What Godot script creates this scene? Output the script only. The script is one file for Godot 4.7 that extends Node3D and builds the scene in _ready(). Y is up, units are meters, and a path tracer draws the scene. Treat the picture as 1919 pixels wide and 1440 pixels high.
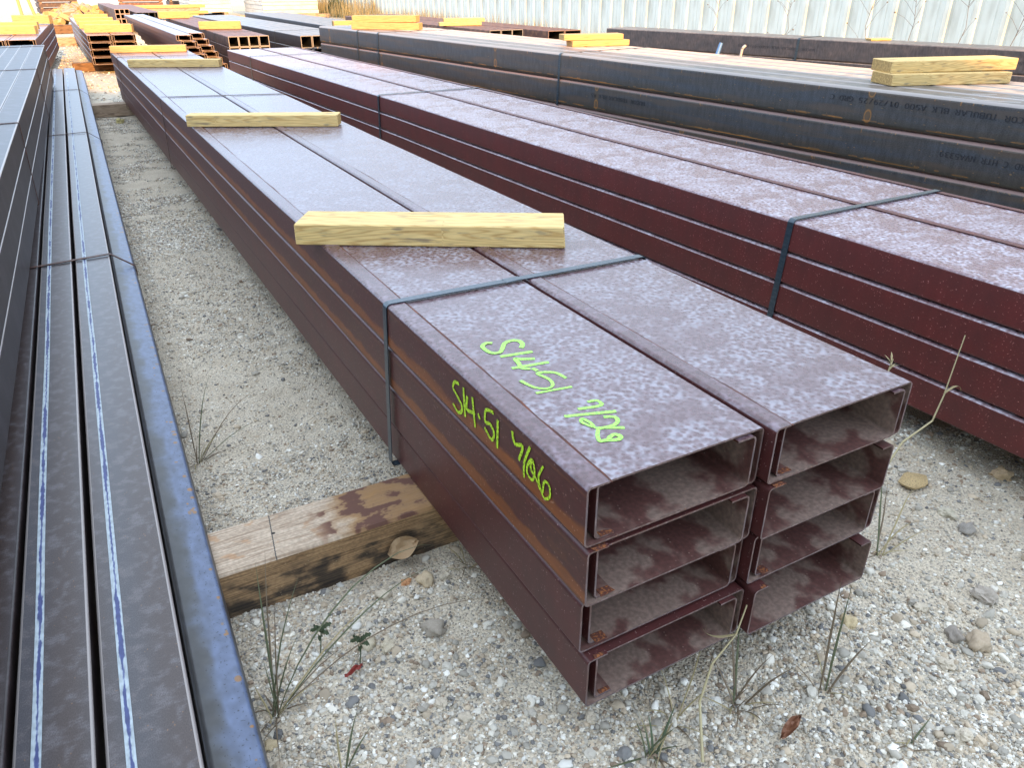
extends Node3D

# ---------------------------------------------------------------- small mesh kit
class Surf:
	var v := PackedVector3Array()
	var n := PackedVector3Array()
	var uv := PackedVector2Array()
	var idx := PackedInt32Array()
	func tri(a: int, b: int, c: int, nn: Vector3) -> void:
		if (v[b] - v[a]).cross(v[c] - v[a]).dot(nn) < 0.0:
			idx.append_array(PackedInt32Array([a, b, c]))
		else:
			idx.append_array(PackedInt32Array([a, c, b]))
	func quad(p: Array, nn: Array, t: Array) -> void:
		var k := v.size()
		for i in 4:
			v.append(p[i]); n.append(nn[i]); uv.append(t[i])
		var avg: Vector3 = nn[0] + nn[1] + nn[2] + nn[3]
		tri(k, k + 1, k + 2, avg)
		tri(k, k + 2, k + 3, avg)
	func flat(a: Vector3, b: Vector3, c: Vector3, d: Vector3, nn: Vector3, ua: Vector2, ub: Vector2, uc: Vector2, ud: Vector2) -> void:
		quad([a, b, c, d], [nn, nn, nn, nn], [ua, ub, uc, ud])

func mesh_of(pairs: Array) -> ArrayMesh:
	var m := ArrayMesh.new()
	for p in pairs:
		var s: Surf = p[0]
		if s.v.is_empty():
			continue
		var a := []
		a.resize(Mesh.ARRAY_MAX)
		a[Mesh.ARRAY_VERTEX] = s.v
		a[Mesh.ARRAY_NORMAL] = s.n
		a[Mesh.ARRAY_TEX_UV] = s.uv
		a[Mesh.ARRAY_INDEX] = s.idx
		m.add_surface_from_arrays(Mesh.PRIMITIVE_TRIANGLES, a)
		m.surface_set_material(m.get_surface_count() - 1, p[1])
	return m

# path with rounded corners -> [points, normals]; side = 1: outward is to the right of travel
func rounded(c: Array, r: float, closed: bool, side := 1.0, seg := 4) -> Array:
	var pts := PackedVector2Array()
	var nrm := PackedVector2Array()
	var m := c.size()
	for i in m:
		var p: Vector2 = c[i]
		if not closed and (i == 0 or i == m - 1):
			var d: Vector2 = (c[1] - c[0]) if i == 0 else (c[m - 1] - c[m - 2])
			d = d.normalized()
			pts.append(p); nrm.append(Vector2(d.y, -d.x) * side)
			continue
		var a: Vector2 = c[(i + m - 1) % m]
		var b: Vector2 = c[(i + 1) % m]
		var d0 := (p - a).normalized()
		var d1 := (b - p).normalized()
		var rr: float = minf(r, minf(p.distance_to(a), p.distance_to(b)) * 0.49)
		var n0 := Vector2(d0.y, -d0.x) * side
		var n1 := Vector2(d1.y, -d1.x) * side
		var ang := n0.angle_to(n1)
		var cut: float = rr * absf(tan(ang / 2.0))
		var p0 := p - d0 * cut
		var turn := signf(ang) * side   # + : bends so the outside is convex
		var cen := p0 - n0 * rr * (1.0 if turn > 0.0 else -1.0)
		for k in seg + 1:
			var q := n0.rotated(ang * k / seg)
			pts.append(cen + q * rr * (1.0 if turn > 0.0 else -1.0)); nrm.append(q)
	return [pts, nrm]

var wob := FastNoiseLite.new()

# extrude a path from z0 to z1; pick(normal, k) -> Surf ; uv = (z, length along path) unless vnorm
func extrude(pts: PackedVector2Array, nrm: PackedVector2Array, closed: bool, z0: float, z1: float, pick: Callable, nz := 1, amp := 0.0, ph := 0.0, v0 := 0.0) -> void:
	var m := pts.size()
	var along := v0
	for i in (m if closed else m - 1):
		var j := (i + 1) % m
		var l := pts[i].distance_to(pts[j])
		if l < 1e-6:
			continue
		var nn := (nrm[i] + nrm[j]).normalized()
		var s: Surf = pick.call(nn, i)
		if s != null:
			for k in nz:
				var za := lerpf(z0, z1, float(k) / nz)
				var zb := lerpf(z0, z1, float(k + 1) / nz)
				var oa := wobble_at(za, amp, ph)
				var ob := wobble_at(zb, amp, ph)
				var na := Vector3(nrm[i].x, nrm[i].y, 0)
				var nb := Vector3(nrm[j].x, nrm[j].y, 0)
				var a := pts[i] + oa
				var b := pts[j] + oa
				var c := pts[j] + ob
				var d := pts[i] + ob
				s.quad([Vector3(a.x, a.y, za), Vector3(b.x, b.y, za), Vector3(c.x, c.y, zb), Vector3(d.x, d.y, zb)], [na, nb, nb, na],
					[Vector2(za, along), Vector2(za, along + l), Vector2(zb, along + l), Vector2(zb, along)])
		along += l

# end ring between two outlines
func ring(s: Surf, o: PackedVector2Array, q: PackedVector2Array, closed: bool, z: float, nz: float, off := Vector2.ZERO) -> void:
	var m := o.size()
	for i in (m if closed else m - 1):
		var j := (i + 1) % m
		var nn := Vector3(0, 0, nz)
		s.flat(Vector3(o[i].x + off.x, o[i].y + off.y, z), Vector3(o[j].x + off.x, o[j].y + off.y, z), Vector3(q[j].x + off.x, q[j].y + off.y, z), Vector3(q[i].x + off.x, q[i].y + off.y, z), nn, o[i], o[j], q[j], q[i])

func wobble_at(z: float, amp: float, ph: float) -> Vector2:
	return Vector2(wob.get_noise_2d(z * 60.0, ph), wob.get_noise_2d(z * 60.0, ph + 77.0)) * amp * smoothstep(0.35, 1.6, absf(z))

# bevelled box, u runs along the longest side; end faces go to se
func box_surf(s: Surf, se: Surf, size: Vector3, at := Vector3.ZERO, bev := 0.003, jit := 0.0, sd := 0) -> void:
	var h := size / 2.0
	var rg := RandomNumberGenerator.new()
	rg.seed = sd + 11
	var ax := 0 if size.x >= size.y and size.x >= size.z else (1 if size.y >= size.z else 2)
	var u0 := rg.randf() * 3.0
	# corner points inset three ways
	var P := func(sx: int, sy: int, sz: int, k: int) -> Vector3:
		var p := Vector3(sx * h.x, sy * h.y, sz * h.z)
		for q in 3:
			if q != k:
				p[q] -= bev * signf(p[q])
		if jit > 0.0:
			var hsh := float(((sx + 2) * 73 + (sy + 2) * 151 + (sz + 2) * 283 + sd * 37) % 97) / 97.0 - 0.5
			p[ax] += hsh * jit * 2.0
			p.y += (float(((sx + 2) * 31 + (sz + 2) * 57 + sd * 13) % 89) / 89.0 - 0.5) * jit
		return p + at
	for k in 3:
		var i := (k + 1) % 3
		var j := (k + 2) % 3
		for sg in [-1, 1]:
			var c := []
			for q in [[-1, -1], [1, -1], [1, 1], [-1, 1]]:
				var e := [0, 0, 0]
				e[k] = sg; e[i] = q[0]; e[j] = q[1]
				c.append(P.call(e[0], e[1], e[2], k))
			var nn := Vector3.ZERO
			nn[k] = sg
			var t := []
			for p in c:
				var w: Vector3 = p - at
				if k == ax:
					t.append(Vector2(w[i], w[j]) + Vector2(u0, 0))
				else:
					var other := 3 - k - ax
					t.append(Vector2(w[ax] + u0, w[other] + 0.37 * k + 0.11 * sg + rg.randf() * 0.0))
			var dst: Surf = se if k == ax and se != null else s
			dst.quad(c, [nn, nn, nn, nn], t)
	# chamfers along edges
	for k in 3:
		var i := (k + 1) % 3
		var j := (k + 2) % 3
		for q in [[-1, -1], [1, -1], [1, 1], [-1, 1]]:
			var c := []
			for w in [[-1, i], [-1, j], [1, j], [1, i]]:
				var e := [0, 0, 0]
				e[k] = w[0]; e[i] = q[0]; e[j] = q[1]
				c.append(P.call(e[0], e[1], e[2], w[1]))
			var nn := Vector3.ZERO
			nn[i] = q[0]; nn[j] = q[1]
			nn = nn.normalized()
			var t := []
			for p in c:
				t.append(Vector2((p - at)[ax] + u0, (p - at)[(ax + 1) % 3]))
			s.quad(c, [nn, nn, nn, nn], t)

# ---------------------------------------------------------------- scene tree kit
var taken := {}

func numbered(called: String) -> String:
	var k: int = taken.get(called, 0)
	taken[called] = k + 1
	return called if k == 0 else "%s_%03d" % [called, k]

func tag(o: Node, label: String, category: String, group := "", kind := "") -> void:
	if label: o.set_meta("label", label)
	if category: o.set_meta("category", category)
	if group: o.set_meta("group", group)
	if kind: o.set_meta("kind", kind)

func thing(called: String, label: String, category: String, at := Vector3.ZERO, turn := 0.0, group := "") -> Node3D:
	var o := Node3D.new()
	o.name = numbered(called)
	add_child(o)
	o.position = at
	o.rotation.y = turn
	tag(o, label, category, group)
	return o

func part(parent: Node, called: String, m: Mesh, label := "", at := Vector3.ZERO, turn := 0.0) -> MeshInstance3D:
	var o := MeshInstance3D.new()
	var k := 0
	var nm := called
	while parent.has_node(NodePath(nm)):
		k += 1
		nm = "%s_%03d" % [called, k]
	o.name = nm
	o.mesh = m
	parent.add_child(o, true)
	o.position = at
	o.rotation.y = turn
	if label: o.set_meta("label", label)
	return o

func single(called: String, m: Mesh, label: String, category: String, at := Vector3.ZERO, turn := 0.0, group := "") -> MeshInstance3D:
	var o := MeshInstance3D.new()
	o.name = numbered(called)
	o.mesh = m
	add_child(o)
	o.position = at
	o.rotation.y = turn
	tag(o, label, category, group)
	return o

# ---------------------------------------------------------------- textures
func nz(w: int, h: int, freq: float, kind: int, oct: int, sd: int, sx := 1, sy := 1) -> PackedByteArray:
	var f := FastNoiseLite.new()
	f.seed = sd
	f.frequency = freq
	if kind == 1 and freq < 0.08:
		f.domain_warp_enabled = true
		f.domain_warp_amplitude = 0.16 / freq
		f.domain_warp_frequency = freq * 0.9
		f.domain_warp_fractal_type = FastNoiseLite.DOMAIN_WARP_FRACTAL_NONE
	f.fractal_octaves = oct
	if kind == 0:
		f.noise_type = FastNoiseLite.TYPE_SIMPLEX_SMOOTH
		f.fractal_type = FastNoiseLite.FRACTAL_FBM
	elif kind == 1:
		f.noise_type = FastNoiseLite.TYPE_CELLULAR
		f.cellular_return_type = FastNoiseLite.RETURN_DISTANCE
		f.cellular_distance_function = FastNoiseLite.DISTANCE_EUCLIDEAN
		f.fractal_type = FastNoiseLite.FRACTAL_NONE
	else:
		f.noise_type = FastNoiseLite.TYPE_CELLULAR
		f.cellular_return_type = FastNoiseLite.RETURN_CELL_VALUE
		f.fractal_type = FastNoiseLite.FRACTAL_NONE
	var im := f.get_seamless_image(w / sx, h / sy, false, false, 0.15)
	if im.get_format() != Image.FORMAT_L8:
		im.convert(Image.FORMAT_L8)
	if sx > 1 or sy > 1:
		im.resize(w, h, Image.INTERPOLATE_CUBIC)
	return im.get_data()

func tex(w: int, h: int, data: PackedByteArray) -> ImageTexture:
	return ImageTexture.create_from_image(Image.create_from_data(w, h, false, Image.FORMAT_RGB8, data))

func ss(a: float, b: float, x: float) -> float:
	return smoothstep(a, b, x)

func put(d: PackedByteArray, i: int, c: Vector3) -> void:
	d[i * 3] = clampi(int(c.x), 0, 255)
	d[i * 3 + 1] = clampi(int(c.y), 0, 255)
	d[i * 3 + 2] = clampi(int(c.z), 0, 255)

func blank(w: int, h: int) -> PackedByteArray:
	var d := PackedByteArray()
	d.resize(w * h * 3)
	return d

func mat(t: Texture2D, rough: float, scale := Vector2(1, 1), tint := Color.WHITE, spec := 0.5, metal := 0.0) -> StandardMaterial3D:
	var m := StandardMaterial3D.new()
	m.albedo_color = tint
	m.albedo_texture = t
	m.roughness = rough
	m.metallic = metal
	m.metallic_specular = spec
	m.uv1_scale = Vector3(scale.x, scale.y, 1)
	return m

func lin(r: float, g: float, b: float) -> Color:
	return Color(r, g, b).linear_to_srgb()

var M := {}

# dabs of colour on a texture: round spots with ragged rims
func dab(d: PackedByteArray, w: int, h: int, cx: float, cy: float, rx: float, ry: float, c: Vector3, a: float, rim := 0.0) -> void:
	for y in range(int(cy - ry), int(cy + ry) + 1):
		for x in range(int(cx - rx), int(cx + rx) + 1):
			var q := Vector2((x - cx) / rx, (y - cy) / ry).length()
			if q > 1.0:
				continue
			var k := (posmod(y, h) * w + posmod(x, w)) * 3
			var e := a * ss(1.0, 0.72, q)
			if rim > 0.0 and q < 0.62:
				e *= 1.0 - rim
			d[k] = int(lerpf(d[k], c.x, e)); d[k + 1] = int(lerpf(d[k + 1], c.y, e)); d[k + 2] = int(lerpf(d[k + 2], c.z, e))

func make_textures() -> void:
	var rg := RandomNumberGenerator.new()
	rg.seed = 5
	# --- maroon primer under dried rain: pale film with dark drop rings
	var w := 1024
	var h := 1024
	var c1 := nz(w, h, 0.062, 1, 1, 3)
	var c2 := nz(w, h, 0.024, 1, 1, 9)
	var n1 := nz(w, h, 0.011, 0, 5, 21)
	var n2 := nz(w, h, 0.05, 0, 3, 22)
	var n3 := nz(w, h, 0.004, 0, 3, 23)
	var d := blank(w, h)
	var rr := blank(w, h)
	for i in w * h:
		var a := c1[i] / 255.0
		var b := c2[i] / 255.0
		var f := n1[i] / 255.0
		var g := n2[i] / 255.0
		var big := n3[i] / 255.0
		var patch := ss(0.30, 0.62, big * 0.55 + f * 0.45)
		var cellp := ss(0.06, 0.48, a + (g - 0.5) * 0.22)
		var cell2 := ss(0.04, 0.30, b + (g - 0.5) * 0.10)
		var pale := (0.18 + 0.82 * cellp) * (0.45 + 0.55 * cell2) * (0.50 + 0.50 * ss(0.32, 0.66, g * 0.6 + f * 0.4)) * (0.38 + 0.62 * patch)
		pale = clampf(pale + 0.16 * ss(0.40, 0.66, a) * ss(0.42, 0.62, f) * patch, 0.0, 1.0)
		var c := Vector3(98, 73, 76).lerp(Vector3(146, 142, 150), pale) * (0.86 + 0.28 * g)
		put(d, i, c)
		var rv := 66.0 + 34.0 * pale
		put(rr, i, Vector3(rv, rv, rv))
	M.stain_t = tex(w, h, d)
	M.stain_r = tex(w, h, rr)
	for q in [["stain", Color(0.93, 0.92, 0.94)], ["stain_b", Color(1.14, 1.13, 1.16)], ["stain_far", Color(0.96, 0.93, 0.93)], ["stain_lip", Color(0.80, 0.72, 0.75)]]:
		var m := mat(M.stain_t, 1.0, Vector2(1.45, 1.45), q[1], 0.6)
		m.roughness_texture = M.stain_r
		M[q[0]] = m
	# --- maroon primer, clean side with white flecks
	w = 1024; h = 512
	n1 = nz(w, h, 0.006, 0, 4, 31)
	n2 = nz(w, h, 0.12, 0, 2, 32)
	n3 = nz(w, h, 0.02, 0, 3, 33, 1, 8)
	d = blank(w, h)
	for i in w * h:
		var f := n1[i] / 255.0
		var g := n2[i] / 255.0
		var s := n3[i] / 255.0
		put(d, i, Vector3(84, 41, 41).lerp(Vector3(72, 42, 42), f) * (0.90 + 0.12 * g + 0.10 * s))
	for k in 1700:
		var x := rg.randi() % w
		var y := rg.randi() % h
		var l := rg.randi_range(1, 4)
		var dirx := rg.randf_range(-1, 1)
		var diry := rg.randf_range(-1, 1)
		var op := rg.randf_range(0.2, 0.8)
		for q in l:
			dab(d, w, h, x + dirx * q, y + diry * q, 1.05, 1.05, Vector3(190, 170, 165), op)
	M.side_t = tex(w, h, d)
	M.side = mat(M.side_t, 0.42, Vector2(1.6, 3.2))
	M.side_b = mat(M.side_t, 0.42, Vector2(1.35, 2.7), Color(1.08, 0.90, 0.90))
	# --- same with a rusty lower band (v runs once up the flange)
	w = 2048; h = 128
	n1 = nz(w, h, 0.01, 0, 4, 41)
	n2 = nz(w, h, 0.06, 0, 3, 42)
	n3 = nz(w, h, 0.03, 0, 3, 43, 8, 1)
	d = blank(w, h)
	for y in h:
		for x in w:
			var i := y * w + x
			var v := float(y) / h          # 0 = top of the flange
			var f := n1[i] / 255.0
			var g := n2[i] / 255.0
			var s := n3[i] / 255.0
			var c := Vector3(80, 40, 39).lerp(Vector3(74, 46, 42), f) * (0.9 + 0.2 * g)
			var lo := ss(0.62, 0.74, v + (f - 0.5) * 0.18) * (0.55 + 0.45 * s)
			c = c.lerp(Vector3(142, 80, 36), lo * 0.9)
			c = c.lerp(Vector3(64, 34, 30), ss(0.80, 1.0, v) * (1.0 - s) * 0.6)
			var ln := 1.0 - ss(0.0, 0.035, absf(v - 0.13 - (s - 0.5) * 0.05))
			c = c.lerp(Vector3(108, 66, 44), ln * 0.5)
			var mid := ss(0.62, 0.85, f) * ss(0.2, 0.5, v)
			c = c.lerp(Vector3(104, 60, 38), mid * 0.35)
			put(d, i, c)
	for k in 1100:
		dab(d, w, h, rg.randi() % w, rg.randi() % h, 1.5, 1.3, Vector3(190, 168, 158), rg.randf_range(0.2, 0.65))
	M.rust_t = tex(w, h, d)
	M.rust_side = mat(M.rust_t, 0.42)
	# --- dusty inside of the channels
	w = 512; h = 512
	n1 = nz(w, h, 0.008, 0, 4, 51)
	n2 = nz(w, h, 0.09, 0, 3, 52)
	d = blank(w, h)
	for i in w * h:
		var f := ss(0.30, 0.55, n1[i] / 255.0)
		var g := n2[i] / 255.0
		put(d, i, Vector3(92, 60, 56).lerp(Vector3(130, 110, 101), f) * (0.82 + 0.32 * g))
	for k in 260:
		dab(d, w, h, rg.randi() % w, rg.randi() % h, 1.4, 1.4, Vector3(176, 164, 152), rg.randf_range(0.2, 0.6))
	M.inside = mat(tex(w, h, d), 0.6, Vector2(2.2, 2.2))
	# clean maroon and rusty bits
	M.maroon = mat(null, 0.45, Vector2.ONE, lin(0.085, 0.028, 0.028))
	n1 = nz(256, 256, 0.03, 0, 4, 61)
	d = blank(256, 256)
	for i in 256 * 256:
		put(d, i, Vector3(88, 50, 40).lerp(Vector3(150, 92, 52), ss(0.42, 0.75, n1[i] / 255.0)))
	M.rust = mat(tex(256, 256, d), 0.85, Vector2(23, 23))
	M.seam = mat(M.rust.albedo_texture, 0.7, Vector2(2.5, 40), Color(0.72, 0.60, 0.56))
	M.lip_edge = mat(M.rust.albedo_texture, 0.8, Vector2(3, 3), Color(0.62, 0.52, 0.5))
	M.far_edge = mat(null, 0.6, Vector2.ONE, lin(0.42, 0.30, 0.24))
	# --- black mill scale tube side: v runs once down the face
	w = 2048; h = 256
	n1 = nz(w, h, 0.008, 0, 4, 71, 4, 1)
	n2 = nz(w, h, 0.16, 0, 3, 72)
	n3 = nz(w, h, 0.06, 0, 3, 73, 1, 16)
	d = blank(w, h)
	for y in h:
		for x in w:
			var i := y * w + x
			var v := float(y) / h
			var f := n1[i] / 255.0
			var g := n2[i] / 255.0
			var s := n3[i] / 255.0
			var blue := ss(0.08, 0.34, v) * (1.0 - ss(0.6, 0.98, v))
			var c := Vector3(64, 57, 52).lerp(Vector3(58, 62, 70), clampf(blue * 0.8 + (f - 0.5) * 1.0, 0.0, 1.0))
			c *= 0.66 + 0.56 * g + 0.34 * (s - 0.5)
			var hz := n1[(y * w + (x + 700) % w)] / 255.0
			c = c.lerp(Vector3(78, 64, 54), ss(0.5, 0.8, hz) * 0.6)
			c = c.lerp(Vector3(40, 40, 37), ss(0.72, 1.0, v) * 0.6)
			put(d, i, c)
	var oc := Vector3(150, 100, 48)
	for k in 170:
		var run := ss(0.35, 0.6, wob.get_noise_2d(k * 40.0, 5.0) * 0.5 + 0.5)
		var x := rg.randi() % w
		if rg.randf() < 0.75:
			var l := rg.randf_range(3, 22) * (0.4 + run)
			dab(d, w, h, x, 4 + l, rg.randf_range(1.4, 3.0), l, oc, rg.randf_range(0.35, 0.8))
			dab(d, w, h, x, 6 + l * 1.8, 2.6, 3.0, oc, 0.6)
	for k in 36:
		var x := rg.randi() % w
		dab(d, w, h, x, 236 + rg.randf_range(-6, 5), rg.randf_range(6, 30), rg.randf_range(4, 7), oc, 0.8, 0.6)
	for k in 7:
		var x := rg.randi() % w
		dab(d, w, h, x, 240, rg.randf_range(60, 150), 5, oc, 0.6)
	for k in 110:
		var r := rg.randf_range(1.2, 3.6)
		dab(d, w, h, rg.randi() % w, rg.randi() % h, r * rg.randf_range(0.8, 1.4), r, Vector3(146, 112, 66), rg.randf_range(0.4, 0.9))
	dab(d, w, h, 640, 120, 16, 110, Vector3(70, 60, 50), 0.9)
	dab(d, w, h, 640, 200, 15, 55, oc, 0.75, 0.7)
	dab(d, w, h, 640, 40, 14, 40, oc, 0.75, 0.7)
	M.mill_t = tex(w, h, d)
	M.mill = mat(M.mill_t, 0.42, Vector2(0.36, 1.0))
	# --- tube tops, plain steel greys; mottled
	w = 1024; h = 256
	n1 = nz(w, h, 0.012, 0, 4, 81, 1, 1)
	n2 = nz(w, h, 0.09, 0, 4, 82, 1, 4)
	n3 = nz(w, h, 0.22, 0, 3, 83, 2, 1)
	d = blank(w, h)
	var e := blank(w, h)
	var fb := blank(w, h)
	for i in w * h:
		var f := n1[i] / 255.0
		var g := n2[i] / 255.0
		var s := n3[i] / 255.0
		put(d, i, Vector3(84, 82, 84).lerp(Vector3(124, 112, 106), f) * (0.8 + 0.4 * g))
		var mid := 0.5 + 0.5 * cos(float(i / w) / h * TAU)
		put(e, i, Vector3(68, 58, 56).lerp(Vector3(70, 72, 80), mid * 0.7).lerp(Vector3(90, 85, 88), ss(0.40, 0.82, f * 0.75 + g * 0.25)) * (0.78 + 0.44 * s))
		var rusty := ss(0.45, 0.75, f)
		put(fb, i, Vector3(78, 58, 52).lerp(Vector3(104, 78, 64), rusty) * (0.82 + 0.36 * s))
	for k in 40:
		dab(e, w, h, rg.randi() % w, rg.randi() % h, rg.randf_range(1.0, 5.0), rg.randf_range(1.0, 3.0), Vector3(150, 104, 66), 0.5)
	M.steel_t = tex(w, h, d)
	M.steel = mat(M.steel_t, 0.36, Vector2(0.3, 1.3))
	M.low_t = tex(w, h, e)
	M.low = mat(M.low_t, 0.33, Vector2(2.4, 9.6))
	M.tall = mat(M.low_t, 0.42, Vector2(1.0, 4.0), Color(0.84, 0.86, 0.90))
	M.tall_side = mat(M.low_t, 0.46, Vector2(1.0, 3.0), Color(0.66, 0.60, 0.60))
	M.edge = mat(M.low_t, 0.5, Vector2(9, 9), Color(1.45, 1.32, 1.28), 0.5, 0.2)
	M.brown_t = tex(w, h, fb)
	M.brown = mat(M.brown_t, 0.6, Vector2(0.8, 3.0))
	M.brown_top = mat(M.brown_t, 0.55, Vector2(0.8, 3.0), Color(1.25, 1.1, 1.05))
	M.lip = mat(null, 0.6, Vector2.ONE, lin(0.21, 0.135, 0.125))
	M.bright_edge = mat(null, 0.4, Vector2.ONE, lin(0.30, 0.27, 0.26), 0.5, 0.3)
	M.sunlit_peach = mat(M.steel_t, 0.5, Vector2(0.17, 1.1), Color(1.85, 1.66, 1.48))  # steel brightened: low sun on the rusty back tops is in this tint
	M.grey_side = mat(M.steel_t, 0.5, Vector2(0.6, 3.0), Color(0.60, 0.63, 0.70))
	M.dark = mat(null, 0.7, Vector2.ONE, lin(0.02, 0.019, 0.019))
	M.strap = mat(M.steel_t, 0.3, Vector2(8, 8), Color(0.55, 0.72, 0.85), 0.6, 0.35)
	M.strap_rust = mat(M.brown_t, 0.55, Vector2(4, 8), Color(0.9, 0.78, 0.72))
	# --- blue angle leg with pits and rust spots (v once across)
	w = 2048; h = 128
	n1 = nz(w, h, 0.01, 0, 4, 91)
	n2 = nz(w, h, 0.14, 0, 3, 92)
	n3 = nz(w, h, 0.03, 0, 3, 93)
	d = blank(w, h)
	for y in h:
		for x in w:
			var i := y * w + x
			var v := float(y) / h
			var f := n1[i] / 255.0
			var g := n2[i] / 255.0
			var s := n3[i] / 255.0
			var bl := ss(0.34, 0.66, v + (f - 0.5) * 0.28) * (1.0 - 0.9 * ss(0.87, 0.93, v))
			var c := Vector3(58, 58, 59).lerp(Vector3(86, 98, 124), bl) * (0.86 + 0.28 * s)
			if g < 0.20 and bl > 0.2:
				c *= 0.55
			put(d, i, c)
	for k in 46:
		var r := rg.randf_range(3.0, 8.0)
		dab(d, w, h, rg.randi() % w, 106 - absf(rg.randfn(0, 7)), r * 0.9 * rg.randf_range(0.6, 1.3), r * rg.randf_range(0.6, 1.0), Vector3(140, 98, 56), rg.randf_range(0.5, 0.95))
		dab(d, w, h, rg.randi() % w, rg.randf_range(0, 20), r * 0.6, r * 0.4, Vector3(120, 86, 56), 0.6)
	M.blue = mat(tex(w, h, d), 0.40, Vector2(0.5, 1.0))
	# --- weld stripe: whitish ragged edges, blue in between
	w = 2048; h = 32
	n1 = nz(w, h, 0.05, 0, 3, 95)
	n2 = nz(w, h, 0.006, 0, 3, 96)
	d = blank(w, h)
	for y in h:
		for x in w:
			var i := y * w + x
			var q := absf(float(y) / h - 0.5) * 2.0
			var wv := ss(0.4, 0.62, n2[i] / 255.0)
			var white := ss(0.42 - 0.42 * wv, 0.62 - 0.3 * wv, q + (n1[i] / 255.0 - 0.5) * 0.35)
			put(d, i, Vector3(62, 72, 122).lerp(Vector3(164, 176, 184), white) * (0.85 + 0.25 * n1[i] / 255.0))
	M.stripe = mat(tex(w, h, d), 0.5, Vector2(0.5, 1.0))
	# --- timber: fresh yellow and weathered
	w = 1024; h = 256
	n1 = nz(w, h, 0.030, 0, 3, 101, 32, 1)
	n2 = nz(w, h, 0.011, 0, 2, 102, 16, 1)
	n3 = nz(w, h, 0.16, 0, 3, 103, 16, 1)
	c1 = nz(w, h, 0.026, 0, 5, 104, 4, 1)
	d = blank(w, h)
	e = blank(w, h)
	fb = blank(w, h)
	for i in w * h:
		var a := n1[i] / 255.0
		var b := n2[i] / 255.0
		var g := n3[i] / 255.0
		var st := c1[i] / 255.0
		var grain := pow(0.5 + 0.5 * sin((b * 11.0 + a * 1.2) * TAU), 4.0)
		var c := Vector3(222, 193, 132).lerp(Vector3(178, 138, 80), grain * 0.62) * (0.88 + 0.2 * g)
		c = c.lerp(Vector3(104, 94, 84), ss(0.62, 0.80, st * 0.75 + g * 0.25) * 0.55)
		put(d, i, c)
		put(fb, i, Vector3(200, 162, 108).lerp(Vector3(166, 122, 74), grain * 0.45) * (0.9 + 0.18 * g))
		var o := Vector3(176, 156, 136).lerp(Vector3(120, 98, 78), grain * 0.6) * (0.82 + 0.3 * g)
		put(e, i, o.lerp(Vector3(94, 78, 64), ss(0.55, 0.8, st) * 0.6))
	M.wood_t = tex(w, h, d)
	M.wood = mat(M.wood_t, 0.75, Vector2(1.1, 5.0))
	M.wood_far = mat(tex(w, h, fb), 0.75, Vector2(1.0, 4.0))
	M.old_t = tex(w, h, e)
	M.old = mat(M.old_t, 0.85, Vector2(0.9, 3.0))
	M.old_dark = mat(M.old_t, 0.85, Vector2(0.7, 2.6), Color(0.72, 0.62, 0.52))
	# end grain: growth rings
	d = blank(256, 256)
	n1 = nz(256, 256, 0.03, 0, 4, 106)
	for y in 256:
		for x in 256:
			var i := y * 256 + x
			var q := Vector2(x - 90, y + 160).length() * 0.16 + n1[i] / 255.0 * 1.6
			var grain := pow(0.5 + 0.5 * sin(q * TAU * 0.32), 2.0)
			put(d, i, Vector3(196, 164, 104).lerp(Vector3(142, 108, 62), grain) * (0.8 + 0.25 * n1[i] / 255.0))
	M.endgrain = mat(tex(256, 256, d), 0.85, Vector2(9, 9))
	# --- the near timber: painted once along its length (u 0..1), top and front
	w = 2048; h = 192
	n1 = nz(w, h, 0.04, 0, 3, 111, 32, 1)
	n2 = nz(w, h, 0.014, 0, 2, 112, 32, 1)
	n3 = nz(w, h, 0.012, 0, 4, 113)
	c1 = nz(w, h, 0.09, 0, 3, 114)
	d = blank(w, h)
	e = blank(w, h)
	for y in h:
		for x in w:
			var i := y * w + x
			var u := float(x) / w            # x = -0.6 + 1.8 u in the yard
			var v := float(y) / h
			var gx := -0.6 + 1.8 * u
			var a := n1[i] / 255.0
			var b := n2[i] / 255.0
			var st := n3[i] / 255.0
			var fi := c1[i] / 255.0
			var grain := pow(0.5 + 0.5 * sin((b * 7.0 + a * 3.0) * TAU), 2.0)
			var c := Vector3(192, 174, 154).lerp(Vector3(136, 114, 94), grain * 0.7) * (0.86 + 0.22 * fi)
			# rust bled from the steel
			var rz := ss(0.22, 0.30, gx + (st - 0.5) * 0.12)
			c = c.lerp(Vector3(150, 108, 58).lerp(Vector3(122, 96, 76), st), rz * 0.8)
			var pur := ss(0.48, 0.62, st + (fi - 0.5) * 0.16) * ss(0.22, 0.26, gx) * (1.0 - ss(0.47, 0.52, gx))
			c = c.lerp(Vector3(84, 52, 46), pur * 0.75)
			c = c.lerp(Vector3(168, 124, 86), ss(0.66, 0.8, st) * (1.0 - rz) * 0.5)
			put(d, i, c)
			var s := Vector3(170, 138, 102).lerp(Vector3(112, 86, 60), grain * 0.75) * (0.84 + 0.26 * fi)
			var black := ss(0.38, 0.70, st * 0.62 + fi * 0.16 + a * 0.1 + v * 0.28 + 0.07 * sin(u * 60.0) - 0.05) * ss(0.10, 0.34, v)
			s = s.lerp(Vector3(40, 35, 32), black * (0.72 + 0.22 * grain))
			put(e, i, s)
	for k in 160:
		dab(e, w, h, rg.randi() % w, rg.randi() % h, 1.5, 1.5, Vector3(200, 180, 150), 0.6)
	# ruled pencil line and nail hole on the top
	for y in h:
		var i := (y * w + int((0.16 + 0.6) / 1.8 * w) - int(y * 0.10)) * 3
		for q in 3:
			d[i + q] = 60; d[i + 3 + q] = 70
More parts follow.
